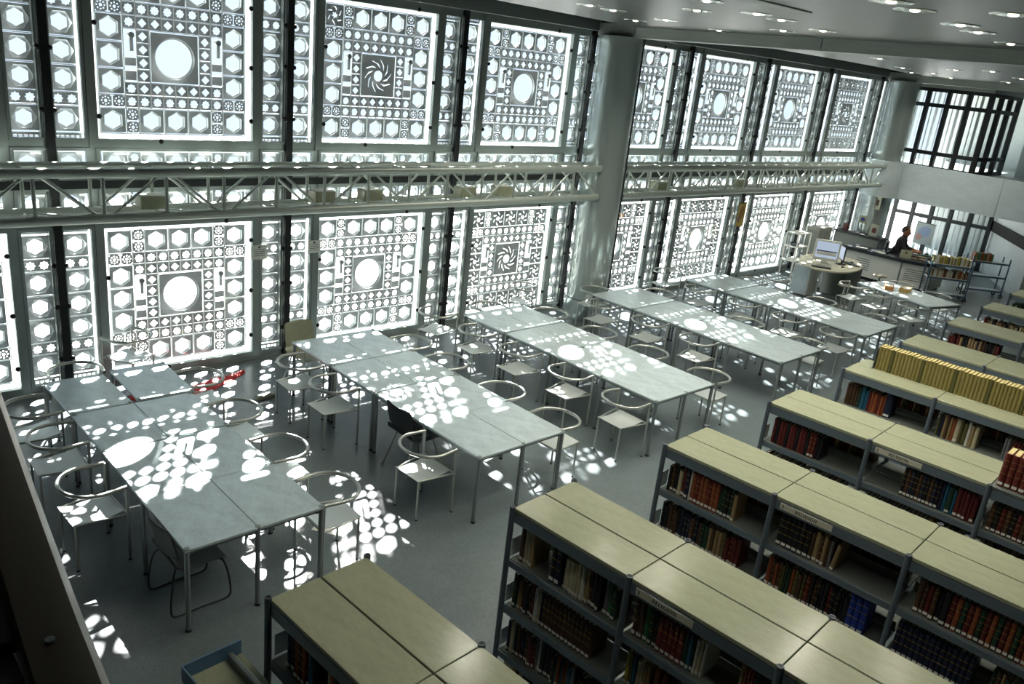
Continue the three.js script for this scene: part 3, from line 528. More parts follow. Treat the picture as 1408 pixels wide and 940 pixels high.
// books on the far side, seen through the open shelves
for (const [k, b] of [[2, 0], [2, 1], [3, 0], [4, 0], [4, 1], [1, 1]]) fill(k, b, 0, [[0.3, 17, ['brown', 'dark red', 'tan', 'olive'], { set: 1, h: 0.25, t: 0.034 }]], 0.25, true);
// bound volumes standing on top of the cases
for (let i = 0, z = 0.2; i < 62; i++) { const t = rr(0.033, 0.04); addBook(4, 0.36, HT, z + t / 2, t - 0.002, rr(0.262, 0.272), 0.2, i % 9 === 4 ? 'olive' : 'mustard', `top of ${caseName(4)}`, { name: 'bound_journal', group: 'mustard bound journals', sticker: false, bands: false, vis: 99 }); z += t; }
for (let i = 0; i < 9; i++) addBook(3, 0.06, HT, 2 * BAY + 0.05 + i * 0.052, 0.048, 0.29, 0.22, 'red and black', `top of ${caseName(3)}`, { name: 'bound_journal', group: 'red bound volumes', sticker: true, vis: 99 });
bookMat['mustard'] = std('#857a45', 0.6);
const mustardPages = std('#cfc08a', 0.8);
books.sort((a, b) => b.score - a.score);
let solo = 0; const rest = [];
for (const b of books) {
  const isBook = b.name === 'shelved_book'; if (isBook && ++solo > 300) { rest.push(b); continue; }
  const o = thing(b.name, b.name === 'bound_journal' ? `${b.tone} bound journal standing upright on ${b.where}` : `${b.tone} book, ${b.where}`, 'book', [b.w.x, b.w.y, b.w.z], b.turn, b.group + ', ' + b.where + ', ' + b.tone);
  o.rotation.order = 'YXZ'; o.rotation.x = b.lean; if (b.lean) o.position.y += b.t / 2 * Math.sin(b.lean);
  o.add(Object.assign(mesh('cover', uCover, bookMat[b.tone]), {})); o.add(mesh('pages', uPages, b.name === 'bound_journal' ? mustardPages : pageMat));
  if (b.sticker) o.add(mesh('spine_label', uStick, stickerMat)); if (b.bands) { const sb = mesh('spine_bands', uBand, bandMat); sb.userData.kind = 'stuff'; o.add(sb); };
  for (const c of o.children) c.scale.set(b.d, b.h, b.t);
}
{
  const byCase = {};
  for (const b of rest) {
    const m = new THREE.Matrix4().makeRotationY(b.turn).setPosition(b.w).scale(V(b.d, b.h, b.t));
    const g = mergeGeometries([uCover.clone(), uPages.clone().toNonIndexed()].map((q) => { const x = q.index ? q.toNonIndexed() : q; return x; })).applyMatrix4(m), c = new THREE.Color(PAL[b.tone]), pc = new THREE.Color('#c8c0a4'), n = g.attributes.position.count, nc = uCover.attributes.position.count, a = new Float32Array(n * 3);
    for (let i = 0; i < n; i++) (i < nc ? c : pc).toArray(a, i * 3);
    g.setAttribute('color', new THREE.BufferAttribute(a, 3)); (byCase[b.where.slice(b.where.lastIndexOf(',') + 2)] ??= []).push(g);
  }
  for (const [w, l] of Object.entries(byCase)) { const o = single('shelved_books', mergeGeometries(l), std('#ffffff', 0.6, 0, { vertexColors: true }), `further packed volumes half hidden on the ${w}`, 'books'); o.userData.kind = 'stuff'; }
}
// stand that holds the mustard journals, thin steel
{
  const g = thing('journal_bracket', 'thin steel bracket ending the row of mustard journals', 'bracket', [5.69 + 0.36, HT + 0.001, 6.62 + 0.17], BA);
  part('plate', box(0.22, 0.24, 0.006, 0.1, 0.12, 0), M.post, g); part('foot', box(0.22, 0.005, 0.02, 0.1, 0.0025, -0.01), M.post, g);
}
// low blue-edged tray in front of the first bookcase
{
  const g = thing('book_tray', 'low blue-edged book truck tray with cream bottom by the first bookcase', 'tray', [-1.52, 0, 6.56], 0.06); g.scale.x = 0.66;
  const blue = std('#5f7f9c', 0.4, 0.2), y = 1.0;
  part('bottom', box(0.52, 0.02, 0.75, 0, y, 0.4), M.cream, g);
  part('side_rail', box(0.52, 0.1, 0.012, 0, y + 0.05, 0.02), blue, g); part('side_rail', box(0.52, 0.1, 0.012, 0, y + 0.05, 0.78), blue, g);
  part('end_rail', box(0.012, 0.1, 0.76, -0.26, y + 0.05, 0.4), blue, g);
  part('divider_bar', rbox(0.05, 0.05, 0.72, 0.01, 0.14, y + 0.04, 0.4), M.alu, g);
  for (const sx of [-0.24, 0.24]) for (const z of [0.04, 0.76]) { part('leg', box(0.03, y, 0.03, sx, y / 2, z), blue, g); }
  part('lower_shelf', box(0.48, 0.02, 0.72, 0, 0.3, 0.4), M.cream, g);
}

// ================================================================ COUNTER AREA
{
  const g = thing('service_counter', 'white panelled library counter with black worktop', 'counter', [0, 0, 0]);
  const foot = [[17.75, 0.95], [17.78, 2.4], [18.05, 3.05], [18.95, 3.02]];
  for (let i = 0; i < 3; i++) {
    const [ax, az] = foot[i], [bx, bz] = foot[i + 1], L = Math.hypot(bx - ax, bz - az), a = Math.atan2(-(bz - az), bx - ax);
    const pg = new THREE.BoxGeometry(L - 0.02, 0.58, 0.03); pg.rotateY(a).translate((ax + bx) / 2, 0.37, (az + bz) / 2);
    const p = part('front_panel', pg, [M.white, M.white, M.cream][i], g); p.geometry = pg;
    const n = V((bz - az) / L * -1, 0, (bx - ax) / L);   // outward
    if (i < 2) for (let q = 0; q < 6; q++) { const sg = new THREE.BoxGeometry(i ? L * 0.72 : 0.35, 0.012, 0.004); const t = i ? 0.5 : 0.35; sg.rotateY(a).translate(ax + (bx - ax) * t + n.x * 0.017, 0.26 + q * 0.052, az + (bz - az) * t + n.z * 0.017); part('vent_slot', sg, M.black, g); }
    const kg = new THREE.BoxGeometry(L, 0.09, 0.02); kg.rotateY(a).translate((ax + bx) / 2 - n.x * 0.05, 0.045, (az + bz) / 2 - n.z * 0.05); part('plinth', kg, M.black, g);
    part('corner_post', cyl(0.025, 0.66, ax, 0.33, az, 10), M.alu, g);
  }
  const s = new THREE.Shape(); [[17.68, 0.9], [17.7, 2.45], [18.0, 3.12], [19.0, 3.1], [19.0, 2.5], [18.4, 2.45], [18.3, 2.2], [18.3, 0.9]].forEach(([x, z], i) => s[i ? 'lineTo' : 'moveTo'](x, z)); s.closePath();
  part('worktop', new THREE.ExtrudeGeometry(s, { depth: 0.07, bevelEnabled: true, bevelSize: 0.008, bevelThickness: 0.006, bevelSegments: 2 }).rotateX(Math.PI / 2).translate(0, 0.75, 0), std('#23292e', 0.4), g);
  part('inner_panel', box2(18.25, 18.28, 0, 0.67, 1.0, 2.2), M.white, g);
  // things on the counter
  const book = (x, z, w, d, h, m, turn, y = 0.757) => { const b = thing('lying_book', '', 'book', [x, y, z], turn, 'books lying on the counter'); part('cover', merge([box(w, 0.004, d, 0, 0.002, 0), box(w, 0.004, d, 0, h - 0.002, 0), box(0.006, h, d, -w / 2, h / 2, 0)]), m, b); part('pages', box(w - 0.02, h - 0.008, d - 0.01, 0, h / 2, 0), pageMat, b); return b; };
  const stacks = [[18.15, 2.75, 5, 'taller stack before the desk sign'], [18.1, 2.52, 3, 'lower stack before the librarian']];
  for (const [x, z, n, w] of stacks) { let y = 0.757; for (let i = 0; i < n; i++) { const h = rr(0.022, 0.04), c = ['tan', 'white', 'brown', 'cream', 'dark green'][i]; book(x + rr(-0.01, 0.01), z + rr(-0.01, 0.01), 0.19, 0.26, h, bookMat[c], rr(-0.2, 0.2), y).userData.label = `${c} book ${ord[i]} from bottom in ${w}`; y += h; } }
  const paper = (x, z, t, w) => { const q = single('paper_sheet', box(0.21, 0.003, 0.297), M.white, `white paper sheet ${w}`, 'paper', 'loose papers'); q.position.set(x, 0.759, z); q.rotation.y = t; };
  paper(17.95, 1.25, 0.3, 'at the window end of the counter'); paper(17.9, 1.75, -0.2, 'beside the tray on the counter'); paper(18.5, 2.75, 0.5, 'under the hands of the librarian'); paper(18.75, 2.85, 0.1, 'at the book cart end of counter');
  const bx = thing('desk_sign', 'small cream desk sign standing on the counter edge', 'sign', [17.88, 0.757, 2.4], 0.3); const l1 = box(0.006, 0.2, 0.26, 0, 0.1, 0); l1.rotateZ(-0.2); part('face', l1, M.cream, bx); const l2 = box(0.006, 0.19, 0.26, 0.07, 0.095, 0); l2.rotateZ(0.2).translate(0.02, 0, 0); part('strut', l2, M.cream, bx); const em = box(0.002, 0.05, 0.05, -0.005, 0.14, 0); em.rotateZ(-0.2); part('emblem', em, bookMat['dark red'], bx);
  const cup = thing('pen_pot', 'black round pen pot beside the papers on the counter', 'pot', [18.62, 0.757, 2.62]); part('pot', new THREE.LatheGeometry([[0, 0], [0.045, 0], [0.048, 0.11], [0.042, 0.11], [0.04, 0.01], [0, 0.01]].map(([a, b]) => new THREE.Vector2(a, b)), 20), M.black, cup); for (let i = 0; i < 3; i++) part('pen', rod(V(0.01 * i - 0.01, 0.012, 0), V(0.02 * i - 0.02, 0.16, 0.01 * i), 0.004, 6), bookMat[['bright blue', 'dark red', 'black'][i]], cup);
  const tr = thing('letter_tray', 'flat black letter tray on the counter', 'tray', [17.98, 0.757, 2.05], 0.1); part('tray', merge([box(0.3, 0.006, 0.24, 0, 0.003, 0), box(0.3, 0.05, 0.006, 0, 0.025, 0.12), box(0.3, 0.05, 0.006, 0, 0.025, -0.12), box(0.006, 0.05, 0.24, 0.15, 0.025, 0)]), M.black, tr);
}
{
  const g = thing('storage_cabinet', 'low dark grey sliding door cabinet below the column posters', 'cabinet', [18.72, 0, 0.05]);
  const grey = std('#4a5150', 0.5, 0.3);
  part('body', box(0.4, 0.92, 1.26, 0.22, 0.46, 0.66), grey, g); part('top', box(0.44, 0.03, 1.32, 0.21, 0.935, 0.66), M.black, g);
  for (const z of [0.36, 0.96]) { const d = part('door', box(0.015, 0.82, 0.6, 0.012, 0.47, z), M.shelf, g); part('handle', box(0.012, 0.12, 0.015, -0.012, 0.1, z > 0.6 ? -0.26 : 0.26), M.black, d); }
  const rb = thing('card_holder', 'small red upright card holder on the dark cabinet', 'holder', [18.85, 0.951, 0.3]); part('box', merge([box(0.09, 0.2, 0.006, 0, 0.1, 0.05), box(0.09, 0.2, 0.006, 0, 0.1, -0.05), box(0.006, 0.2, 0.1, -0.045, 0.1, 0), box(0.09, 0.006, 0.1, 0, 0.003, 0)]), bookMat['dark red'], rb);
  const frame = (x, y, z, w, h, art, label, turn, lean = 0) => { const p = thing('picture', label, 'picture', [x, y, z], turn); const a = box(0.012, h, w, 0, h / 2, 0), b = box(0.004, h * 0.42, w * 0.5, -0.008, h * 0.5, 0); if (lean) { a.rotateZ(-lean); b.rotateZ(-lean); } part('mount', a, M.cream, p); part('print', b, art, p); };
  frame(19.21, 1.62, 0.84, 0.26, 0.36, bookMat['brown'], 'cream mounted dark print hung high on the far column', -0.5);
  frame(18.9, 0.951, 1.05, 0.27, 0.32, bookMat['dark red'], 'cream mounted red print leaning above the dark cabinet', -0.3, 0.08);
  frame(19.18, 1.2, 0.57, 0.2, 0.2, bookMat['bright blue'], 'small white notice with blue mark on the far column', 0.1);
}
{
  // round desk with computers
  const g = thing('round_desk', 'oval pale computer desk on white pedestal box', 'desk', [15.2, 0, 1.8]);
  const top = new THREE.CylinderGeometry(1, 1, 0.03, 48).scale(1.12, 1, 0.68).rotateY(0.25).translate(0, 0.715, 0); part('desk_top', top, std('#cdc9b2', 0.4), g);
  part('top_joint', box(0.012, 0.003, 1.3, 0.25, 0.732, 0), M.black, g);
  part('pedestal', box(0.42, 0.66, 0.4, -0.72, 0.37, -0.18), M.white, g); part('pedestal_door', box(0.012, 0.6, 0.36, -0.935, 0.37, -0.18), M.fascia, g);
  const arc = new THREE.CylinderGeometry(0.5, 0.5, 0.66, 24, 1, true, -1.9, 2.0); const arc2 = new THREE.CylinderGeometry(0.48, 0.48, 0.66, 24, 1, true, -1.9, 2.0); part('curved_screen', merge([arc.translate(0.35, 0.36, 0.1), arc2.translate(0.35, 0.36, 0.1)]), M.shelf, g);
  part('foot_ring', cyl(0.4, 0.03, 0.35, 0.015, 0.1, 24), M.black, g);
  const scr = new THREE.MeshStandardMaterial({ color: '#0a0c10', roughness: 0.3, emissive: '#b9c8dc', emissiveIntensity: 0.45 });
  const m1 = thing('computer_monitor', 'white framed bulky monitor showing a pale page', 'monitor', [14.66, 0.731, 1.9], 2.08); m1.scale.setScalar(1.38);
  { const sh = rbox(0.4, 0.34, 0.05, 0.012, 0, 0.25, 0.0); part('bezel', sh, M.white, m1); part('housing', merge([rbox(0.32, 0.26, 0.16, 0.02, 0, 0.25, 0.09)]), M.white, m1); part('stand', merge([box(0.1, 0.1, 0.1, 0, 0.06, 0.06), box(0.24, 0.02, 0.2, 0, 0.01, 0.05)]), M.white, m1); const s1 = part('screen', box(0.34, 0.26, 0.004, 0, 0.26, -0.027), scr, m1); part('screen_window', box(0.3, 0.05, 0.003, 0, -0.0, -0.003), M.white, s1).position.set(0, 0.2, -0.03); part('screen_line', box(0.32, 0.018, 0.003), bookMat['navy'], s1).position.set(0, 0.24, -0.03); }
  const m2 = thing('computer_monitor', 'slim black flat monitor seen edge-on', 'monitor', [15.25, 0.731, 2.0], 0.75);
  part('panel', rbox(0.4, 0.32, 0.03, 0.01, 0, 0.27, 0), M.black, m2); part('neck', box(0.05, 0.14, 0.03, 0, 0.08, 0.03), M.black, m2); part('base', cyl(0.11, 0.015, 0, 0.0075, 0.02, 20), M.black, m2); part('screen', box(0.36, 0.28, 0.003, 0, 0.275, -0.016), scr, m2);
  for (const [x, z, t, lb] of [[14.36, 2.0, 2.08, 'black keyboard before the white framed monitor'], [15.55, 2.12, 1.2, 'black keyboard beside the slim black monitor']]) { const k = thing('keyboard', lb, 'keyboard', [x, 0.731, z], t - Math.PI); part('body', rbox(0.42, 0.02, 0.15, 0.005, 0, 0.01, 0), M.black, k); for (let r = 0; r < 4; r++) part('key_row', box(0.38, 0.006, 0.024, 0, 0.022, -0.05 + r * 0.033), M.post, k); }
  for (const [x, z, lb] of [[14.95, 2.22, 'black mouse between keyboard and desk edge'], [15.75, 2.05, 'black mouse past the slim black monitor']]) { const k = thing('computer_mouse', lb, 'mouse', [x, 0.731, z], 0.4); part('shell', new THREE.SphereGeometry(0.045, 16, 10, 0, 6.3, 0, 1.57).scale(0.65, 0.7, 1), M.black, k); part('wheel', cyl(0.008, 0.01, 0, 0, 0, 10).rotateZ(1.57).translate(0, 0.03, -0.02), M.frame, k); }
  for (const [x, z, lb] of [[14.4, 2.62, 'round topped swivel stool before the oval desk'], [16.4, 2.5, 'round topped swivel stool between oval desk and counter']]) { const k = thing('stool', lb, 'stool', [x, 0, z]); part('seat', new THREE.LatheGeometry([[0, 0.46], [0.15, 0.46], [0.165, 0.475], [0.16, 0.49], [0, 0.495]].map(([a, b]) => new THREE.Vector2(a, b)), 24), std('#8f8b78', 0.5), k); part('pole', cyl(0.025, 0.44, 0, 0.24, 0, 12), M.chairTube, k); part('base', cyl(0.19, 0.025, 0, 0.0125, 0, 24, 0.05), M.chairTube, k); }
  // small white stand and grey file boxes by the window
  const sh = thing('side_shelf', 'open white metal stand with two tiers against the window', 'shelf', [16.05, 0, 0.45]);
  for (const x of [-0.3, 0.3]) for (const z of [-0.16, 0.16]) part('upright', box(0.025, 1.1, 0.025, x, 0.55, z), M.white, sh); for (const y of [0.4, 0.75, 1.09]) part('tier', box(0.62, 0.02, 0.34, 0, y, 0), M.white, sh);
  const tl = thing('telephone', 'dark desk telephone on the window stand', 'telephone', [15.95, 0.761, 0.45], 0.4); part('body', rbox(0.18, 0.05, 0.2, 0.015, 0, 0.025, 0), M.post, tl); part('handset', tube([V(-0.06, 0.06, -0.09), V(-0.06, 0.085, -0.05), V(-0.06, 0.085, 0.05), V(-0.06, 0.06, 0.09)], 0.018, 16, 8), M.black, tl);
  for (const [k, x] of [[0, 16.95], [1, 17.3]]) { const b = thing('file_box', `tall grey file box ${k ? 'nearer the counter' : 'nearer the white stand'} on the window ledge`, 'box', [x, 0, 0.42]); part('carton', rbox(0.32, 1.12, 0.34, 0.01, 0, 0.56, 0), std('#8b8f86', 0.7), b); part('lid', rbox(0.33, 0.08, 0.35, 0.01, 0, 1.14, 0), std('#9a9e95', 0.7), b); b.userData.label = `tall grey cabinet box ${k ? 'nearer the counter' : 'nearer the white stand'} by the window`; }
}
// librarian, seated behind the counter
function sdfMesh(bones, lo, hi, cell, extra) {
  const N = Math.ceil(Math.max(hi[0] - lo[0], hi[1] - lo[1], hi[2] - lo[2]) / cell) + 2, S = N * cell;
  const mc = new MarchingCubes(N, new THREE.MeshBasicMaterial(), false, false, 200000); mc.isolation = 0; const f = mc.field;
  const P3 = V(0, 0, 0), k = extra.k ?? 0.03;
  for (let z = 0; z < N; z++) for (let y = 0; y < N; y++) for (let x = 0; x < N; x++) {
    P3.set(lo[0] + x * cell, lo[1] + y * cell, lo[2] + z * cell); let d = 9;
    for (const [a, b, ra, rb] of bones) { const bx = b.x - a.x, by = b.y - a.y, bz = b.z - a.z, px = P3.x - a.x, py = P3.y - a.y, pz = P3.z - a.z; const t = Math.min(1, Math.max(0, (px * bx + py * by + pz * bz) / (bx * bx + by * by + bz * bz + 1e-9))); const q = Math.hypot(px - bx * t, py - by * t, pz - bz * t) - (ra + (rb - ra) * t); const h = Math.max(k - Math.abs(d - q), 0) / k; d = Math.min(d, q) - h * h * k / 4; }
    f[x + y * N + z * N * N] = -d;
  }
  mc.update(); const n = mc.count, g = new THREE.BufferGeometry(), p = new Float32Array(mc.positionArray.slice(0, n * 3)), nn = new Float32Array(mc.normalArray.slice(0, n * 3));
  for (let i = 0; i < n; i++) { for (let c = 0; c < 3; c++) p[i * 3 + c] = lo[c] + ((p[i * 3 + c] + 1) / 2 * N) * cell; }
  g.setAttribute('position', new THREE.BufferAttribute(p, 3)); g.setAttribute('normal', new THREE.BufferAttribute(nn, 3)); return g;
}
{
  // local: facing +z, seated, floor y = 0
  const b = (a, c, r, s) => [V(...a), V(...c), r, s];
  const torso = [b([0, 0.5, 0], [0, 0.75, -0.01], 0.15, 0.15), b([-0.06, 0.75, 0], [-0.08, 0.98, 0.02], 0.12, 0.12), b([0.06, 0.75, 0], [0.08, 0.98, 0.02], 0.12, 0.12), b([-0.17, 1.03, 0.02], [0.17, 1.03, 0.02], 0.07, 0.07), b([0, 1.02, 0.02], [0, 1.13, 0.05], 0.065, 0.055)];
  const arms = [-1, 1].flatMap((s) => [b([s * 0.18, 1.02, 0.02], [s * 0.24, 0.82, 0.14], 0.06, 0.048), b([s * 0.24, 0.82, 0.14], [s * 0.12, 0.8, 0.36], 0.045, 0.032)]);
  const legs = [-1, 1].flatMap((s) => [b([s * 0.09, 0.5, 0.02], [s * 0.12, 0.52, 0.4], 0.09, 0.065), b([s * 0.12, 0.5, 0.42], [s * 0.12, 0.09, 0.4], 0.06, 0.045), b([s * 0.12, 0.05, 0.38], [s * 0.12, 0.04, 0.56], 0.045, 0.035)]);
  const body = sdfMesh([...torso, ...arms, ...legs], [-0.4, -0.05, -0.25], [0.4, 1.25, 0.65], 0.016, {});
  const head = sdfMesh([b([0, 1.22, 0.07], [0, 1.26, 0.06], 0.085, 0.092), b([0, 1.17, 0.1], [0, 1.2, 0.1], 0.055, 0.06), b([0, 1.21, 0.165], [0, 1.19, 0.18], 0.012, 0.016), b([-0.092, 1.2, 0.06], [-0.092, 1.23, 0.055], 0.012, 0.016), b([0.092, 1.2, 0.06], [0.092, 1.23, 0.055], 0.012, 0.016), b([0, 1.1, 0.04], [0, 1.18, 0.06], 0.054, 0.055), b([-0.025, 1.15, 0.15], [0.025, 1.15, 0.15], 0.008, 0.008)], [-0.13, 1.06, -0.06], [0.13, 1.38, 0.22], 0.007, { k: 0.015 });
  const hand = (s) => { const w = V(s * 0.12, 0.8, 0.36), l = [[w, w.clone().add(V(-s * 0.02, -0.005, 0.07)), 0.026, 0.03]]; for (let f = 0; f < 4; f++) { const base = w.clone().add(V(-s * 0.02 + (f - 1.5) * 0.019, 0, 0.08)), len = [0.06, 0.07, 0.066, 0.052][f], m = base.clone().add(V(0, 0.004, len * 0.55)), e = m.clone().add(V(0, -0.022, len * 0.42)); l.push([base, m, 0.0095, 0.009], [m, e, 0.0088, 0.0078]); } const tb = w.clone().add(V(-s * 0.045, -0.004, 0.04)), tm = tb.clone().add(V(-s * 0.02, 0, 0.035)); l.push([tb, tm, 0.012, 0.01], [tm, tm.clone().add(V(-s * 0.002, -0.01, 0.025)), 0.0098, 0.008]); return sdfMesh(l, [w.x - 0.1, 0.72, 0.32], [w.x + 0.1, 0.86, 0.55], 0.005, { k: 0.008 }); };
  const pieces = [[body, (x, y, z) => y < 0.56 ? (y < 0.1 ? '#1a1614' : '#23262c') : z > 0.27 && y > 0.7 ? '#9a6a4c' : '#17181b'], [head, (x, y, z) => z > 0.13 && Math.abs(y - 1.225) < 0.008 && Math.abs(Math.abs(x) - 0.032) < 0.012 ? '#1d1410' : z > 0.15 && Math.abs(y - 1.148) < 0.006 ? '#7a4438' : '#9a6a4c'], [hand(-1), () => '#9a6a4c'], [hand(1), () => '#9a6a4c']];
  for (const [g, f] of pieces) { const p = g.attributes.position, a = new Float32Array(p.count * 3), c = new THREE.Color(); for (let i = 0; i < p.count; i++) c.set(f(p.getX(i), p.getY(i), p.getZ(i))).toArray(a, i * 3); g.setAttribute('color', new THREE.BufferAttribute(a, 3)); }
  const o = thing('person', 'person in dark shirt seated behind the counter leaning over papers', 'person', [18.6, 0, 1.93], 0.3); o.scale.setScalar(1.06);
  part('body', mergeGeometries(pieces.map((q) => q[0])), std('#ffffff', 0.7, 0, { vertexColors: true }), o);
  const hair = new THREE.SphereGeometry(0.1, 24, 14, 0, 6.3, 0, 1.7); hair.scale(0.98, 0.95, 1.0).rotateX(-0.75).translate(0, 1.262, 0.045); part('hair', hair, std('#2a221c', 0.8), o);
  const ch = thing('office_chair', 'dark swivel chair under the seated librarian', 'chair', [18.6, 0, 1.9], 0.3);
  part('seat', rbox(0.46, 0.06, 0.44, 0.02, 0, 0.38, 0.05), M.black, ch); part('backrest', rbox(0.42, 0.4, 0.05, 0.02, 0, 0.78, -0.26), M.black, ch); part('back_stem', rod(V(0, 0.38, -0.2), V(0, 0.7, -0.28), 0.018), M.black, ch); part('column', cyl(0.025, 0.32, 0, 0.2, 0.05, 12), M.chairTube, ch);
  for (let i = 0; i < 5; i++) { const a = i * 1.2566; const l = part('base_arm', rod(V(0, 0.09, 0.05), V(0.26 * Math.cos(a), 0.06, 0.05 + 0.26 * Math.sin(a)), 0.018), M.black, ch); part('castor', new THREE.SphereGeometry(0.03, 10, 8).translate(0.26 * Math.cos(a), 0.03, 0.05 + 0.26 * Math.sin(a)), M.black, l); }
}
// hanging poster in the lower end glazing and poster on the facade
{
  const art = (a, b, seedv) => { const c = document.createElement('canvas'); c.width = 128; c.height = 192; const x = c.getContext('2d'); x.fillStyle = a; x.fillRect(0, 0, 128, 192); x.fillStyle = b; x.beginPath(); x.ellipse(60 + seedv, 80, 40, 56, 0.4, 0, 7); x.fill(); x.fillStyle = '#86685f'; x.beginPath(); x.ellipse(30, 130, 22, 30, 0, 0, 7); x.fill(); const t = new THREE.CanvasTexture(c); t.colorSpace = THREE.SRGBColorSpace; return std('#ffffff', 0.8, 0, { map: t }); };
  const p = thing('hanging_poster', 'grey blue poster hung on the glazing beyond the librarian', 'poster', [22.93, 0.42, 0.88], 0); part('sheet', box(0.006, 0.64, 0.55, 0, 0.32, 0), art('#7f8583', '#69758a', 0), p); part('batten', box(0.015, 0.02, 0.57, 0, 0.64, 0), M.black, p);
  const q = thing('hanging_poster', 'yellow ochre poster on the lattice mullion beyond the near column', 'poster', [13.83, 1.28, 0.0735], 0); part('sheet', box(0.3, 0.55, 0.006, 0, 0.275, 0), art('#b59a52', '#8d6f3a', 4), q); part('batten', box(0.32, 0.02, 0.015, 0, 0.55, 0), M.black, q);
  const note = (x, y, z, w, h, turn, label) => { const n = thing('paper_notice', label, 'notice', [x, y, z], turn); part('sheet', box(w, h, 0.004, 0, 0, 0), M.white, n); for (let i = 0; i < 4; i++) part('text_line', box(w * 0.7, 0.008, 0.001, 0, h * 0.18 - i * 0.028, 0.003), M.shelf, n); part('emblem', cyl(0.018, 0.001, 0, 0, 0, 16).rotateX(Math.PI / 2).translate(0, h * 0.34, 0.003), M.shelf, n); };
  note(1.95, 1.55, 0.05, 0.22, 0.2, 0, 'white paper notice on the frame of the first lower lattice');
  note(2.78, 1.57, 0.05, 0.2, 0.18, 0, 'white paper notice on the frame of the second lower lattice');
  for (const [y, k] of [[1.42, 0], [1.15, 1]]) note(8.12 + 0.415 * Math.cos(0.72), y, 0.62 + 0.415 * Math.sin(0.72), 0.16, 0.2, 0.72, k ? 'lower white notice on the dark strip of near column' : 'upper white notice on the dark strip of near column');
}
// book carts
function cart(label, x, z, turn, tiers, h, w) {
  const g = thing('book_cart', label, 'cart', [x, 0, z], turn); const m = std('#53697a', 0.45, 0.3);
  for (const sx of [-1, 1]) for (const sz of [-1, 1]) { const p = part('upright', box(0.03, h - 0.1, 0.03, sx * w / 2, 0.1 + (h - 0.1) / 2, sz * 0.17), m, g); part('castor', new THREE.TorusGeometry(0.034, 0.016, 8, 14).translate(sx * w / 2, 0.05, sz * 0.17), M.black, p); }
  for (const y of tiers) { const t = part('tier', box(w, 0.02, 0.36, 0, y, 0), M.fascia, g); part('lip', box(w, 0.04, 0.01, 0, y + 0.01, 0.18), m, t); }
  g.updateMatrixWorld(true); return g;
}
function cartBooks(g, y, w, n, tones, where) {
  let x = -w / 2 + 0.04;
  for (let i = 0; i < n && x < w / 2 - 0.05; i++) { const t = rr(0.02, 0.04), h = rr(0.17, 0.23), p = V(x + t / 2, y + 0.0102, 0.02).applyMatrix4(g.matrixWorld); const tone = tones[Math.floor(rnd() * tones.length)];
    const o = thing('cart_book', `${tone} book on the ${where}`, 'book', p.toArray(), g.rotation.y + Math.PI / 2, 'books on the ' + where + ', ' + tone); o.add(mesh('cover', uCover, bookMat[tone]), mesh('pages', uPages, pageMat), mesh('spine_label', uStick, stickerMat)); for (const c of o.children) c.scale.set(0.17, h, t - 0.002); x += t + rr(0, 0.004); }
}
const cart1 = cart('two tier book cart full of pale books beside the counter', 18.0, 3.42, -0.9, [0.12, 0.5, 0.82], 0.92, 0.95);
cartBooks(cart1, 0.82, 0.95, 28, ['tan', 'cream', 'olive', 'white', 'yellow'], 'upper tier of cart beside counter'); cartBooks(cart1, 0.5, 0.95, 28, ['tan', 'cream', 'orange brown', 'white', 'brown'], 'middle tier of cart beside counter');
const cart2 = cart('tall blue grey book cart standing before the oblique wall', 19.6, 3.75, -0.8, [0.15, 0.5, 0.85], 1.0, 0.9);
cartBooks(cart2, 0.85, 0.9, 14, ['orange brown', 'tan', 'dark red', 'green', 'grey'], 'top tier of cart before oblique wall');
{
  // curved black magazine rack at the foot of the oblique wall
  const g = thing('magazine_rack', 'black curved magazine rack at the end of the oblique wall', 'rack', [20.35, 0, 4.75], -0.9);
  const s = new THREE.Shape(); s.moveTo(0, 0); s.lineTo(0.5, 0); s.lineTo(0.5, 1.3); s.quadraticCurveTo(0.12, 0.9, 0, 0); const sd = new THREE.ExtrudeGeometry(s, { depth: 0.02, bevelEnabled: false });
  for (const z of [-0.5, 0.5]) part('side', sd, M.black, g, -0.25, 0, z - 0.01);
  for (const [y, d] of [[0.1, 0.44], [0.4, 0.38], [0.7, 0.3], [1.0, 0.2]]) part('shelf_board', box(d, 0.015, 0.98, 0.25 - d / 2, y, 0), M.black, g); part('back', box(0.01, 1.28, 1.0, 0.245, 0.64, 0), M.black, g);
  for (let i = 0; i < 8; i++) { const q = thing('magazine', `${['red', 'pale', 'blue', 'green'][i % 4]} magazine on ${i < 4 ? 'a low' : 'a high'} shelf of the black curved rack`, 'magazine', [0, 0, 0], -0.9, 'magazines on the rack'); const c = V([0.08, 0.1][i > 3 ? 1 : 0], i < 4 ? 0.4085 : 0.7085, -0.36 + (i % 4) * 0.24).applyAxisAngle(V(0, 1, 0), -0.9); q.position.set(20.35 + c.x, c.y, 4.75 + c.z); part('cover', merge([box(0.008, 0.24, 0.18, 0, 0.12, 0)]), bookMat[['dark red', 'cream', 'teal', 'green'][i % 4]], q); part('pages', box(0.004, 0.236, 0.176, 0.006, 0.12, 0), pageMat, q); }
}

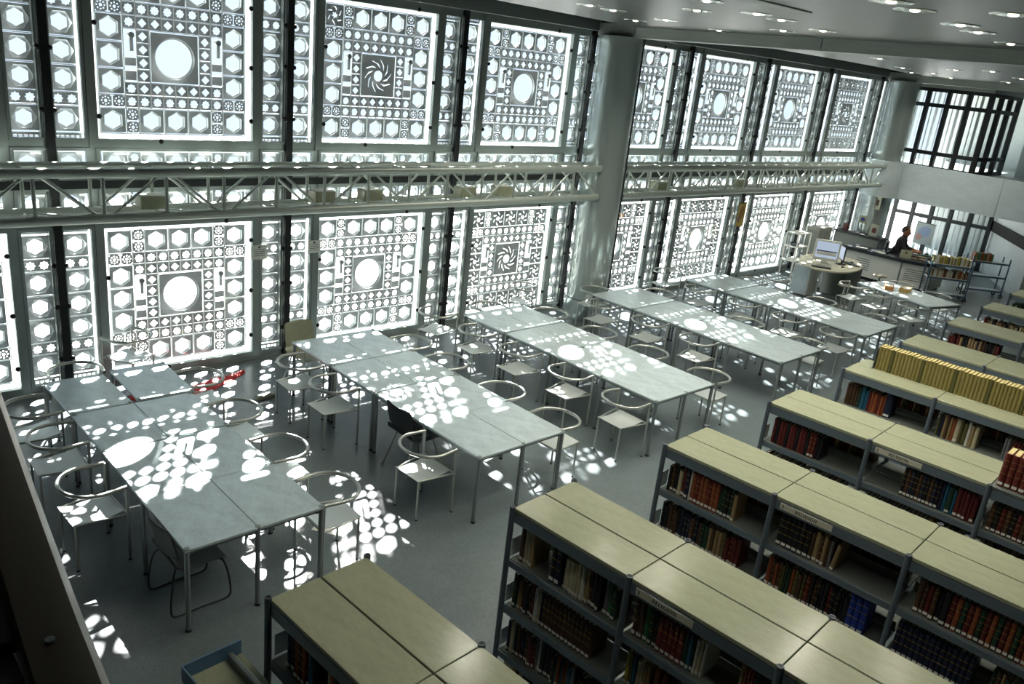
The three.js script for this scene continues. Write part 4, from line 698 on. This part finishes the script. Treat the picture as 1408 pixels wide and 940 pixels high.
// ================================================================ SMALL THINGS ON THE FLOOR
{
  // red cloth strip behind the first table row
  const pts = [[0.0, 0.62, 0.06], [0.25, 0.7, 0.1], [0.55, 0.75, 0.13], [0.85, 0.72, 0.15], [1.1, 0.6, 0.12], [1.35, 0.52, 0.07], [1.55, 0.44, 0.02]], pos = [], idx = [];
  pts.forEach(([x, z, w], i) => { for (const [q, y] of [[-1, 0.004], [-0.35, 0.045], [0.25, 0.03], [1, 0.004]]) pos.push(x + q * w * 0.25, y + 0.01 * Math.sin(i * 2.1), z + q * w); });
  for (let i = 0; i + 1 < pts.length; i++) for (let k = 0; k < 3; k++) { const a = i * 4 + k; idx.push(a, a + 1, a + 4, a + 1, a + 5, a + 4); }
  const g = new THREE.BufferGeometry(); g.setAttribute('position', new THREE.Float32BufferAttribute(pos, 3)); g.setIndex(idx); g.computeVertexNormals();
  single('red_cloth', g, std('#b8241f', 0.7, 0, { side: THREE.DoubleSide }), 'long rumpled red cloth lying on floor between windows and first table row', 'cloth');
  const pap = single('paper_sheet', box(0.21, 0.003, 0.297), M.white, 'white paper sheet dropped on the floor beside first table row', 'paper', 'loose papers'); pap.position.set(0.57, 0.002, 4.36); pap.rotation.y = 0.6;
  const fb = thing('floor_socket', 'small cream floor socket block near the second lattice window', 'socket', [1.41, 0, 1.33], 0.1); part('block', rbox(0.24, 0.05, 0.09, 0.01, 0, 0.025, 0), M.cream, fb); part('outlet', cyl(0.022, 0.004, -0.05, 0.052, 0, 14), M.black, fb); part('outlet', cyl(0.022, 0.004, 0.05, 0.052, 0, 14), M.black, fb);
}

// ================================================================ BROWN RAIL ON THE UPPER LEVEL (beside the viewer)
{
  struct('floor_upper', box2(-8, -3.2, 2.55, 2.75, 7.4, 14.2), M.wall, 'upper level floor slab at the foot of the brown rail', 'floor');
  const g = thing('guard_rail', 'wide dark brown metal guard rail with bolts on the upper level', 'rail', [0, 0, 0]);
  // right-hand edge runs through these points; the cap falls away to the left
  const path = [V(-2.68, 3.66, 8.0), V(-2.73, 3.645, 8.5), V(-2.785, 3.585, 9.19), V(-2.795, 3.575, 9.34), V(-2.83, 3.55, 9.75), V(-2.86, 3.53, 10.05)], prof = [[0, 0], [-0.012, 0.02], [-0.035, 0.03], [-0.078, 0.036], [-0.082, 0.03], [-0.082, -0.06], [-0.01, -0.06], [0.0, -0.03]];
  const cv = new THREE.CatmullRomCurve3(path), n = 30, pos = [], idx = [];
  for (let i = 0; i <= n; i++) { const p = cv.getPoint(i / n); for (const [a, b] of prof) pos.push(p.x + a, p.y + b, p.z); }
  const m = prof.length; for (let i = 0; i < n; i++) for (let k = 0; k < m; k++) { const a = i * m + k, b = i * m + (k + 1) % m; idx.push(a, b, a + m, b, b + m, a + m); }
  const geo = new THREE.BufferGeometry(); geo.setAttribute('position', new THREE.Float32BufferAttribute(pos, 3)); geo.setIndex(idx); geo.computeVertexNormals();
  part('cap', toCreasedNormals(geo, 0.6), M.brown, g);
  for (let i = 0; i < 10; i++) { const p = cv.getPoint((i + 0.5) / 10), q = cv.getPoint(i / 10), L = q.distanceTo(cv.getPoint((i + 1) / 10)); part('infill_plate', box(0.26, 0.02, L, p.x - 0.215, p.y - 0.012, p.z), M.dark, g); }
  for (const [t, a, b] of [[0.49, -0.05, 0.033], [0.62, -0.065, 0.034], [0.62, -0.03, 0.03], [0.64, -0.065, 0.034], [0.64, -0.03, 0.03]]) { const p = cv.getPoint(t); part('bolt', cyl(0.006, 0.004, p.x + a, p.y + b + 0.001, p.z, 12), M.frame, g); }
  for (const z of [8.1, 8.9, 9.9]) part('stanchion', box(0.05, 0.85, 0.05, -3.0, 3.13, z), M.dark, g);
  for (const z of [8.1, 8.9, 9.9]) part('stanchion_arm', box(0.3, 0.03, 0.05, -3.12, 2.72, z), M.dark, g);
}

// ================================================================ CEILING LIGHTS
{
  const near = [[4.96, 5.13], [5.52, 5.09], [7.0, 4.26], [6.67, 4.98], [7.6, 2.88], [3.61, 7.14], [4.15, 7.1], [5.23, 7.07], [5.89, 7.0], [7.1, 6.92], [4.24, 7.81], [4.74, 2.96], [5.24, 2.9], [6.64, 2.11], [6.26, 2.95], [3.91, 5.23], [4.85, 4.45], [2.18, 4.71], [6.13, 7.9], [2.2, 7.2], [0.4, 7.3], [1.5, 8.7], [3.2, 8.9], [-0.5, 8.3], [5.0, 8.9]];
  const far = [[9.0, 4.86], [15.29, 2.31], [16.9, 2.32], [14.35, 3.73], [18.9, 1.97], [18.52, 3.38], [15.9, 4.43], [17.47, 1.6], [13.76, 4.58], [12.2, 3.2], [10.6, 5.2], [9.6, 7.6], [12.0, 6.8]];
  const ring = new THREE.LatheGeometry([[0.14, 0.0], [0.158, -0.006], [0.17, 0.0], [0.17, 0.012], [0.14, 0.012]].map(([a, b]) => new THREE.Vector2(a, b)), 28), refl = new THREE.LatheGeometry([[0.03, -0.001], [0.08, -0.002], [0.13, -0.004], [0.14, -0.001]].map(([a, b]) => new THREE.Vector2(a, b)), 28), bulb = new THREE.SphereGeometry(0.04, 16, 8, 0, 6.3, 1.57, 1.57).scale(1, 0.35, 1);
  const rm = std('#c9cec8', 0.2, 0.8), rf = std('#e4e4da', 0.15, 0.9), glow = new THREE.MeshStandardMaterial({ color: '#fff4d8', emissive: new THREE.Color().setRGB(1, 0.95, 0.8), emissiveIntensity: 2.5 });
  [...near, ...far].forEach(([x, z], i) => {
    const g = thing('ceiling_downlight', i < near.length ? 'round recessed downlight in the ceiling before the first beam' : 'round recessed downlight in the ceiling past the first beam', 'light', [x, CEIL - 0.002, z], 0, i < near.length ? 'downlights before the beam' : 'downlights past the beam');
    part('trim_ring', ring, rm, g); part('reflector', refl, rf, g); part('lamp_bulb', bulb, glow, g, 0, -0.002, 0);
    const l = new THREE.SpotLight(new THREE.Color().setRGB(1, 0.96, 0.82), LAMP_POWER, 0, 1.15, 0.6, 2); l.position.set(0, -0.03, 0); l.target.position.set(0, -3, 0); l.castShadow = true; l.shadow.radius = 2; g.add(l, l.target);
  });
}
renderer.render(scene, camera);
